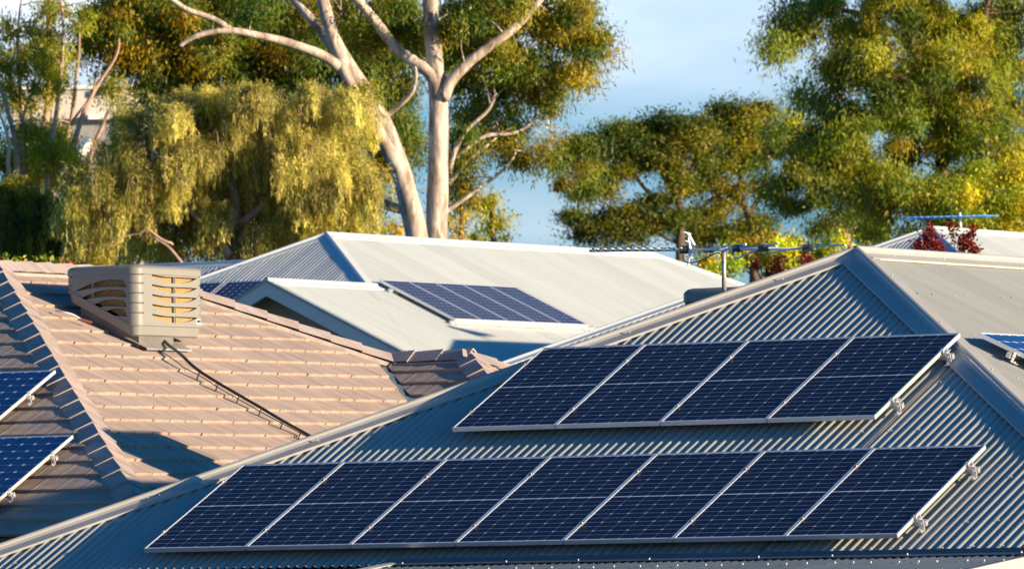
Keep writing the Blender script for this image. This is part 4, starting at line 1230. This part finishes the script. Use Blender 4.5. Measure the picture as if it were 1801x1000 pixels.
D2 = 158
GOLD = [(.225, .185, .085), (.29, .23, .115), (.165, .145, .06), (.09, .085, .035), (.35, .27, .15)]
b2 = at(380, 430, D2)
t2 = tree('weeping_tree', 'wide weeping tree with pale gold drooping foliage behind the cooler', 'tree', b2)
bl = [(420, 250, 110, 75), (300, 270, 90, 80), (200, 330, 75, 75), (300, 370, 110, 80), (430, 370, 110, 80), (540, 300, 85, 85), (590, 240, 60, 60), (520, 200, 80, 40), (390, 195, 90, 35), (600, 350, 60, 60),
      (540, 400, 90, 45), (170, 400, 50, 60), (250, 215, 50, 40), (620, 200, 35, 35), (640, 310, 25, 50), (290, 195, 30, 16), (345, 178, 34, 16), (455, 168, 40, 16), (560, 170, 40, 18), (632, 182, 24, 16), (150, 350, 30, 40), (215, 270, 30, 30)]
sp = weeping(t2, [(a, b, c, d, random.uniform(-1.6, 1.0)) for a, b, c, d in bl], D2, 6400, GOLD, per=52, leafw=.017, leafl=.11, ln=(.4, .95), arch=.75)
anc = limb(sp, [(400, 640), (405, 470), (420, 380), (400, 290), (440, 220)], D2, .22, .03, seg=7)
limb(sp, [(405, 450), (330, 360), (260, 300), (200, 270)], D2 - .5, .12, .03, seg=6); limb(sp, [(415, 400), (500, 320), (560, 250), (600, 200)], D2 - .3, .12, .03, seg=6)
limb(sp, [(330, 470), (280, 420), (215, 405), (185, 440)], D2 - 1.6, .05, .015, seg=6); limb(sp, [(300, 430), (260, 400), (240, 410), (200, 425)], D2 - 1.8, .04, .015, seg=6)
limb(sp, [(330, 330), (290, 290), (270, 285), (240, 300)], D2 - 1.2, .03, .01, seg=6)
sp.build('branches', M['barkpink'], t2, smooth=True)

# ---- T9: darker weeping tree at the far left
D9 = 162
b9 = at(50, 430, D9)
t9 = tree('weeping_tree', 'shady dark green weeping tree at the far left behind the tiled ridge', 'tree', b9)
bl = [(20, 370, 60, 60), (80, 380, 55, 55), (40, 420, 80, 40), (110, 420, 45, 40), (5, 320, 25, 40)]
sp = weeping(t9, bl, D9, 1300, [(.08, .075, .02), (.16, .13, .02), (.30, .22, .03), (.05, .05, .015)], per=52, ln=(.7, 1.4), leafw=.02)
limb(sp, [(60, 640), (55, 470), (50, 400), (70, 340)], D9 + .5, .16, .05, seg=6)
sp.build('branches', M['barkdark'], t9, smooth=True)
# dark hedge mass behind it, closing the gap under the far-left trees
D10 = 185
b10 = at(120, 400, D10)
t10 = tree('evergreen_tree', 'low dark evergreen mass between the weeping trees at the left', 'tree', b10)
m = MB(); anc = limb(m, [(120, 640), (118, 420), (125, 360)], D10, .2, .08)
cs, n_ = gum_crown('crown', t10, [(60, 400, 110, 60), (150, 380, 70, 60), (230, 400, 80, 70), (10, 380, 60, 50), (330, 420, 90, 50), (130, 335, 45, 30), (480, 400, 120, 60), (600, 400, 80, 50)], D10, OL, dens=3.6, per=190, sub_r=.45, ln=.16, wd=.05)
m.build('trunk', M['barkdark'], t10, smooth=True)

# ---- T7: yellow-green small tree right of the trunks
D7 = 190
b7 = at(860, 420, D7)
t7 = tree('small_tree', 'small round golden green tree standing just right of the cream trunks', 'tree', b7)
m = MB(); anc = limb(m, [(868, 640), (868, 430), (865, 370), (870, 345)], D7, .12, .04)
cs, n_ = gum_crown('crown', t7, [(872, 350, 32, 24), (868, 385, 36, 32), (872, 415, 34, 22), (845, 425, 30, 20)], D7, [(.16, .15, .02), (.11, .12, .02), (.22, .18, .02)], dens=6, per=110, sub_r=.28, ln=.12, wd=.05)
m.build('trunk', M['barkdark'], t7, smooth=True)
D7b = 186; b7b = at(810, 420, D7b)
t7b = tree('small_tree', 'orange tinged leafy tree close behind the right hand cream trunk', 'tree', b7b)
m = MB(); anc = limb(m, [(808, 640), (808, 430), (812, 340)], D7b, .12, .04)
cs, n_ = gum_crown('crown', t7b, [(815, 330, 38, 40), (800, 380, 40, 35), (800, 415, 45, 22), (690, 400, 40, 25), (680, 330, 30, 40)], D7b, [(.18, .13, .02), (.11, .11, .02), (.24, .16, .02)], dens=5, per=100, sub_r=.28, ln=.12, wd=.05)
m.build('trunk', M['barkdark'], t7b, smooth=True)

# ---- T5: two umbrella-crowned trees in the middle distance
D5 = 245
b5 = at(1195, 430, D5)
t5 = tree('umbrella_tree', 'rounded umbrella crowned tree left of the distant pair, dark beneath', 'tree', b5, 'distant umbrella crowned trees')
m = MB(); anc = limb(m, [(1197, 620), (1198, 440), (1198, 390), (1190, 345), (1170, 310), (1150, 280)], D5, .2, .07, seg=7)
anc += limb(m, [(1192, 350), (1210, 310), (1225, 270), (1235, 230)], D5, .1, .05, seg=6); anc += limb(m, [(1195, 380), (1150, 350), (1110, 300), (1090, 260)], D5, .09, .04, seg=6)
anc += limb(m, [(1198, 430), (1140, 400), (1080, 395), (1030, 400)], D5, .07, .03, seg=6)
bl = [(1160, 225, 85, 28), (1110, 245, 55, 35), (1200, 235, 50, 35), (1080, 270, 35, 35), (1160, 255, 80, 26), (1040, 250, 22, 20), (1040, 290, 25, 26), (1070, 320, 28, 22), (1100, 300, 35, 30), (1145, 290, 35, 18),
      (1225, 260, 30, 30), (1040, 345, 35, 14), (1130, 370, 60, 30), (1070, 395, 60, 20), (1120, 410, 70, 24), (1185, 300, 40, 30), (1130, 275, 50, 30), (1210, 330, 26, 24), (1175, 390, 40, 30), (1010, 385, 24, 14), (1020, 415, 30, 16), (1160, 345, 30, 16)]
UMB = [(.050, .058, .015), (.035, .046, .013), (.09, .082, .015), (.13, .10, .013), (.024, .034, .012)]
cs, n5 = gum_crown('crown', t5, bl, D5, UMB, dens=3.3, per=420, sub_r=.42, ln=.15, wd=.05, droop=.2, flat=.6)
twigs(m, cs, anc, 60, .03, .1)
m.build('trunk', M['barkdark'], t5, smooth=True)
D5b = 252
b5b = at(1310, 430, D5b)
t5b = tree('umbrella_tree', 'taller umbrella crowned tree right of the distant pair, spreading dark limbs', 'tree', b5b, 'distant umbrella crowned trees')
m = MB(); anc = limb(m, [(1325, 620), (1326, 420), (1322, 380), (1305, 350), (1300, 310), (1310, 270)], D5b, .22, .07, seg=7)
anc += limb(m, [(1315, 375), (1340, 345), (1350, 300), (1345, 250)], D5b, .1, .05, seg=6); anc += limb(m, [(1305, 360), (1275, 330), (1265, 290), (1260, 240)], D5b, .1, .04, seg=6)
bl = [(1300, 195, 70, 20), (1270, 215, 45, 28), (1330, 215, 55, 30), (1300, 245, 70, 30), (1260, 250, 35, 35), (1350, 250, 40, 30), (1270, 300, 40, 26), (1320, 290, 40, 16), (1240, 330, 40, 20), (1260, 380, 50, 26), (1230, 400, 40, 24), (1300, 410, 50, 20), (1345, 400, 35, 22), (1340, 190, 26, 12), (1250, 430, 40, 20), (1300, 275, 50, 30), (1345, 340, 26, 30), (1285, 345, 30, 22), (1320, 400, 40, 30)]
cs, n5b = gum_crown('crown', t5b, bl, D5b, UMB, dens=3.3, per=420, sub_r=.42, ln=.15, wd=.05, droop=.2, flat=.6)
twigs(m, cs, anc, 60, .03, .1)
m.build('trunk', M['barkdark'], t5b, smooth=True)
# ---- T8: olive tree between them and the big right-hand gum
D8 = 222
b8 = at(1460, 430, D8)
t8 = tree('olive_green_tree', 'hazy olive green tree with a leaning pink trunk, left of the big right gum', 'tree', b8)
m = MB(); anc = limb(m, [(1530, 640), (1515, 470), (1480, 400), (1460, 370), (1440, 320)], D8, .16, .06); anc += limb(m, [(1470, 385), (1500, 330), (1510, 290)], D8, .08, .04)
bl = [(1370, 275, 40, 35), (1400, 240, 40, 40), (1430, 290, 60, 40), (1380, 320, 45, 30), (1450, 330, 60, 35), (1500, 310, 50, 40), (1410, 365, 50, 24), (1440, 400, 60, 20), (1500, 390, 30, 40), (1395, 215, 20, 22), (1480, 270, 50, 40), (1520, 380, 40, 45), (1375, 355, 25, 22), (1530, 330, 30, 50)]
cs, n8 = gum_crown('crown', t8, [(a, b, c, d, random.uniform(-1, 1.5)) for a, b, c, d in bl], D8, [(.09, .10, .03), (.13, .12, .03), (.16, .14, .03), (.06, .07, .02)], dens=4.2, per=300, sub_r=.34, ln=.14, wd=.04)
twigs(m, cs, anc, 40, .02); m.build('trunk', M['barkpink'], t8, smooth=True)
# ---- T6: the big gum at the right
D6 = 198
b6 = at(1650, 430, D6)
t6 = tree('eucalyptus_tree', 'tall leafy gum with sunlit drooping leaves filling the right side', 'tree', b6, TREEG)
m = MB(); anc = limb(m, [(1650, 640), (1650, 420), (1652, 320), (1660, 260), (1640, 160), (1600, 60), (1580, -40)], D6, .26, .1)
anc += limb(m, [(1655, 300), (1690, 200), (1720, 100), (1740, 0)], D6, .14, .07); anc += limb(m, [(1640, 170), (1560, 120), (1500, 100), (1460, 140)], D6, .1, .04); anc += limb(m, [(1600, 80), (1520, 20), (1430, 20), (1390, 40)], D6, .1, .04)
anc += limb(m, [(1690, 330, -2), (1730, 305, -2.2), (1770, 290, -2.4), (1810, 285, -2.4)], D6, .04, .03)
bl = [(1510, 75, 60, 45), (1470, 120, 45, 45), (1540, 130, 70, 60), (1450, 190, 45, 50), (1500, 210, 60, 55), (1560, 200, 70, 60), (1440, 245, 45, 35), (1500, 270, 60, 40), (1600, 120, 60, 55), (1650, 60, 80, 60), (1610, 30, 70, 40), (1720, 60, 80, 70),
      (1780, 40, 60, 60), (1690, 130, 70, 60), (1770, 130, 60, 60), (1640, 190, 70, 55), (1720, 200, 80, 50), (1790, 210, 50, 50), (1590, 260, 60, 45), (1660, 250, 60, 40), (1750, 260, 60, 35), (1560, 320, 50, 40), (1600, 340, 60, 40), (1550, 370, 40, 40),
      (1720, 320, 90, 40), (1790, 310, 50, 50), (1640, 350, 50, 35), (1700, 370, 80, 35), (1780, 370, 50, 35), (1580, 400, 70, 25), (1385, 60, 35, 45), (1400, 30, 50, 35), (1440, 20, 55, 35), (1480, 25, 55, 25), (1370, 85, 20, 25), (1550, 20, 60, 35), (1850, 130, 50, 150), (1850, 330, 50, 90), (1590, -60, 90, 60), (1700, -80, 100, 60), (1480, -50, 70, 40), (1790, -60, 60, 50), (1670, 400, 70, 22), (1470, 300, 40, 30)]
R6 = [(.13, .135, .028), (.09, .105, .025), (.17, .15, .03), (.06, .075, .02), (.20, .15, .03), (.045, .06, .018)]
cs, n6 = gum_crown('crown', t6, [(a, b, c, d, random.uniform(-2.5, 1.5)) for a, b, c, d in bl], D6, R6, dens=3.2, per=430, sub_r=.36, ln=.16, wd=.04)
twigs(m, cs, anc, 80, .02)
m.build('trunk', M['barkdark'], t6, smooth=True)
# brighter shrubby tree under it
D11 = 186
b11 = at(1740, 400, D11)
t11 = tree('small_tree', 'bright lime green leafy tree under the right gum behind the far roof', 'tree', b11)
m = MB(); anc = limb(m, [(1745, 640), (1745, 430), (1735, 330)], D11, .12, .04)
cs, n_ = gum_crown('crown', t11, [(1740, 300, 45, 30), (1720, 340, 50, 30), (1775, 345, 40, 40), (1690, 330, 30, 25), (1790, 385, 40, 30), (1730, 385, 60, 25), (1800, 320, 30, 40)], D11, [(.20, .19, .025), (.14, .15, .025), (.26, .19, .025)], dens=5, per=160, sub_r=.3, ln=.11, wd=.055)
m.build('trunk', M['barkdark'], t11, smooth=True)
# ---- autumn shrubs
def shrub(label, blobs, D, cols, cat='shrub', name='shrub', group=None, **k):
    b = at(blobs[0][0], 500, D); t = tree(name, label, cat, b, group)
    m = MB(); anc = []
    for q in range(4): anc += limb(m, [(blobs[0][0] + q * 3, 640), (blobs[0][0], blobs[0][1] + 60), (blobs[min(q, len(blobs) - 1)][0], blobs[min(q, len(blobs) - 1)][1])], D, .04, .012, seg=5)
    cs, n_ = gum_crown('crown', t, blobs, D, cols, **k)
    m.build('stems', M['barkdark'], t, smooth=True); return t
shrub('yellow and lime leaved tree between the aerial and the hip apex', [(1345, 448, 60, 32), (1290, 455, 44, 26), (1335, 428, 26, 22), (1390, 428, 34, 24), (1440, 438, 38, 24), (1472, 430, 18, 18), (1250, 468, 36, 20), (1400, 462, 70, 26)], 172, [(.20, .20, .02), (.32, .24, .02), (.10, .13, .02), (.20, .22, .02), (.14, .15, .02), (.20, .12, .012)], 'tree', 'autumn_tree', dens=10, per=130, sub_r=.2, ln=.1, wd=.06, droop=.4)
shrub('dark red leaved shrub behind the aerial elements', [(1350, 465, 26, 28), (1330, 455, 14, 22), (1375, 455, 14, 22)], 168, [(.055, .008, .013), (.08, .010, .014), (.04, .008, .014)], dens=12, per=70, sub_r=.13, ln=.07, wd=.045, droop=.2)
shrub('small dark red shrub tip just left of the hip apex', [(1410, 455, 18, 16), (1425, 462, 14, 12)], 169, [(.06, .009, .012), (.09, .012, .014)], dens=12, per=70, sub_r=.12, ln=.07, wd=.045, droop=.2)
shrub('yellowish bush low behind the cooler of the second roof', [(1262, 468, 24, 14), (1290, 462, 24, 14)], 160, YG[:3], dens=9, per=70, sub_r=.16, ln=.08, wd=.05, droop=.2)
RED = [(.075, .008, .012), (.11, .012, .015), (.05, .008, .014), (.15, .022, .015)]
def sprigs(label, stems, D):
    b = at(stems[0][0][0], 500, D); t = tree('shrub', label, 'shrub', b)
    m = MB(); C_, = [[]]
    for st in stems:
        ps = limb(m, [(st[0][0], 640)] + list(st), D, .012, .006, amp=.01, seg=5)
        tail = ps[-int(len(ps) * .34):]
        C_ += tail
    C_ = np.array(C_); idx = rng.integers(0, len(C_), 110 * len(stems))
    p = C_[idx] + rng.normal(size=(len(idx), 3)) * .055
    d = rng.normal(size=(len(idx), 3)); d[:, 2] += .3
    leaves('crown', M['leaf'], t, p, d, .05 + .04 * rng.random(len(idx)), .035, palette(len(idx), RED, .2))
    m.build('stems', M['barkdark'], t)
sprigs('bushy dark red sprigs in front of the far roof\'s shaded hip', [[(1640, 470), (1636, 430), (1634, 403)], [(1650, 470), (1645, 440), (1640, 415)], [(1625, 470), (1620, 445), (1614, 430)], [(1655, 470), (1652, 452), (1656, 436)], [(1635, 470), (1630, 440), (1626, 418)], [(1640, 475), (1640, 455), (1646, 428)], [(1620, 470), (1616, 452), (1622, 440)]], 118)
sprigs('thin upright dark red sprigs in front of the sunlit far roof', [[(1677, 470), (1678, 430), (1675, 398)], [(1696, 470), (1698, 440), (1709, 402)], [(1694, 470), (1692, 440), (1690, 420)], [(1700, 470), (1702, 440), (1703, 415)], [(1715, 470), (1714, 447), (1716, 436)], [(1690, 470), (1695, 450), (1697, 428)]], 119)
FL = [(.3, .16, .012), (.08, .09, .02), (.22, .02, .015), (.10, .10, .02), (.06, .08, .02), (.12, .12, .02)]
shrub('flowering bush with yellow and red blooms along the tiled ridge at the far left', [(20, 466, 30, 12), (60, 468, 30, 9), (95, 470, 24, 9), (5, 455, 10, 16), (48, 462, 10, 14), (110, 468, 20, 10)], 104, FL, dens=22, per=40, sub_r=.08, ln=.06, wd=.045, droop=-.2)

# ================================================================== ground
xs = np.linspace(-1, 1, 61); S = 900
gx = np.sign(xs) * np.abs(xs) ** 2 * S
X, Y = np.meshgrid(gx - 20, gx + 30)
Z = ground_z(X, Y); Z = np.minimum(Z, 6) ; Z = Z + .1 * np.sin(X * .11) * np.sin(Y * .09) - .12
n_ = 61
m = MB(); m.add(np.stack([X.ravel(), Y.ravel(), Z.ravel()], 1), [(j * n_ + i, j * n_ + i + 1, (j + 1) * n_ + i + 1, (j + 1) * n_ + i) for j in range(n_ - 1) for i in range(n_ - 1)])
gm = simple('lawn', (.07, .085, .03), .95, var=.4, vscale=.25)
o = m.build('ground', gm, None); tag(o, kind='structure')

# ================================================================== light, sky, camera
SUN = V3(.9805, .080, .1795); SUN /= np.linalg.norm(SUN)
el = math.asin(SUN[2]); az = math.atan2(SUN[0], SUN[1])   # azimuth clockwise from +Y
w = bpy.data.worlds.new('World'); scene.world = w; w.use_nodes = True
nt = w.node_tree; bg = nt.nodes['Background']
sky = nt.nodes.new('ShaderNodeTexSky'); sky.sky_type = 'NISHITA'; sky.sun_disc = False
sky.sun_elevation = el; sky.sun_rotation = az; sky.altitude = 50; sky.air_density = 1.0; sky.dust_density = .6; sky.ozone_density = 2.0
tc = nt.nodes.new('ShaderNodeTexCoord')
mp = nt.nodes.new('ShaderNodeMapping'); mp.inputs['Scale'].default_value = (5, 5, 16); mp.inputs['Location'].default_value = (.3, 1.1, .35)
nt.links.new(tc.outputs['Generated'], mp.inputs[0])
nz = nt.nodes.new('ShaderNodeTexNoise'); nz.inputs['Scale'].default_value = 1.4; nz.inputs['Detail'].default_value = 5; nz.inputs['Roughness'].default_value = .5
nt.links.new(mp.outputs[0], nz.inputs['Vector'])
sep = nt.nodes.new('ShaderNodeSeparateXYZ'); nt.links.new(tc.outputs['Generated'], sep.inputs[0])
low = ramp(nt, sep.outputs[2], .09, .2, 1, 0)
lift = ramp(nt, sep.outputs[2], .04, .085, -.14, .15)
ad = nt.nodes.new('ShaderNodeMath'); nt.links.new(nz.outputs['Fac'], ad.inputs[0]); nt.links.new(lift, ad.inputs[1])
cr = ramp(nt, ad.outputs[0], .42, .75, 0, .8)
mu = nt.nodes.new('ShaderNodeMath'); mu.operation = 'MULTIPLY'; nt.links.new(cr, mu.inputs[0]); nt.links.new(low, mu.inputs[1])
tintc = mix(nt, ramp(nt, sep.outputs[2], .05, .30, 0, 1), (.37, .74, 1.34), (.02, 1.28, 2.5))
blue = mix(nt, 1., None, tintc, 'MULTIPLY'); 
gn = ramp(nt, sep.outputs[2], .06, .40, 1.6, .62)
vm = nt.nodes.new('ShaderNodeVectorMath'); vm.operation = 'SCALE'; nt.links.new(sky.outputs[0], vm.inputs[0]); nt.links.new(gn, vm.inputs['Scale'])
nt.links.new(vm.outputs[0], blue.node.inputs[6])
cl = mix(nt, mu.outputs[0], blue, (14.5, 14.8, 16.2))
nt.links.new(cl, bg.inputs['Color']); bg.inputs['Strength'].default_value = .046

sl = bpy.data.lights.new('sun', 'SUN'); sl.energy = 4.9; sl.angle = math.radians(.5); sl.color = (1, .775, .51)
so = bpy.data.objects.new('sun', sl); COL.objects.link(so)
so.rotation_euler = Vector(SUN).to_track_quat('Z', 'Y').to_euler(); so.location = (60, 0, 30)

cd = bpy.data.cameras.new('camera'); co = bpy.data.objects.new('camera', cd); COL.objects.link(co)
cd.sensor_width = 36; cd.sensor_fit = 'HORIZONTAL'; cd.lens = FPX / 1801 * 36
cd.clip_start = 1; cd.clip_end = 3000
co.matrix_world = Matrix(((R_[0], U_[0], -F_[0], CAM[0]), (R_[1], U_[1], -F_[1], CAM[1]), (R_[2], U_[2], -F_[2], CAM[2]), (0, 0, 0, 1)))
cd.dof.use_dof = True; cd.dof.focus_distance = 64; cd.dof.aperture_fstop = 9.5; cd.dof.aperture_blades = 0
scene.camera = co
scene.view_settings.view_transform = 'Standard'; scene.view_settings.look = 'None'
scene.view_settings.exposure = 1.08; scene.view_settings.gamma = 1
scene.render.engine = 'CYCLES'
print('leaves', n1, n4, n3, n5, n5b, n6, n8)
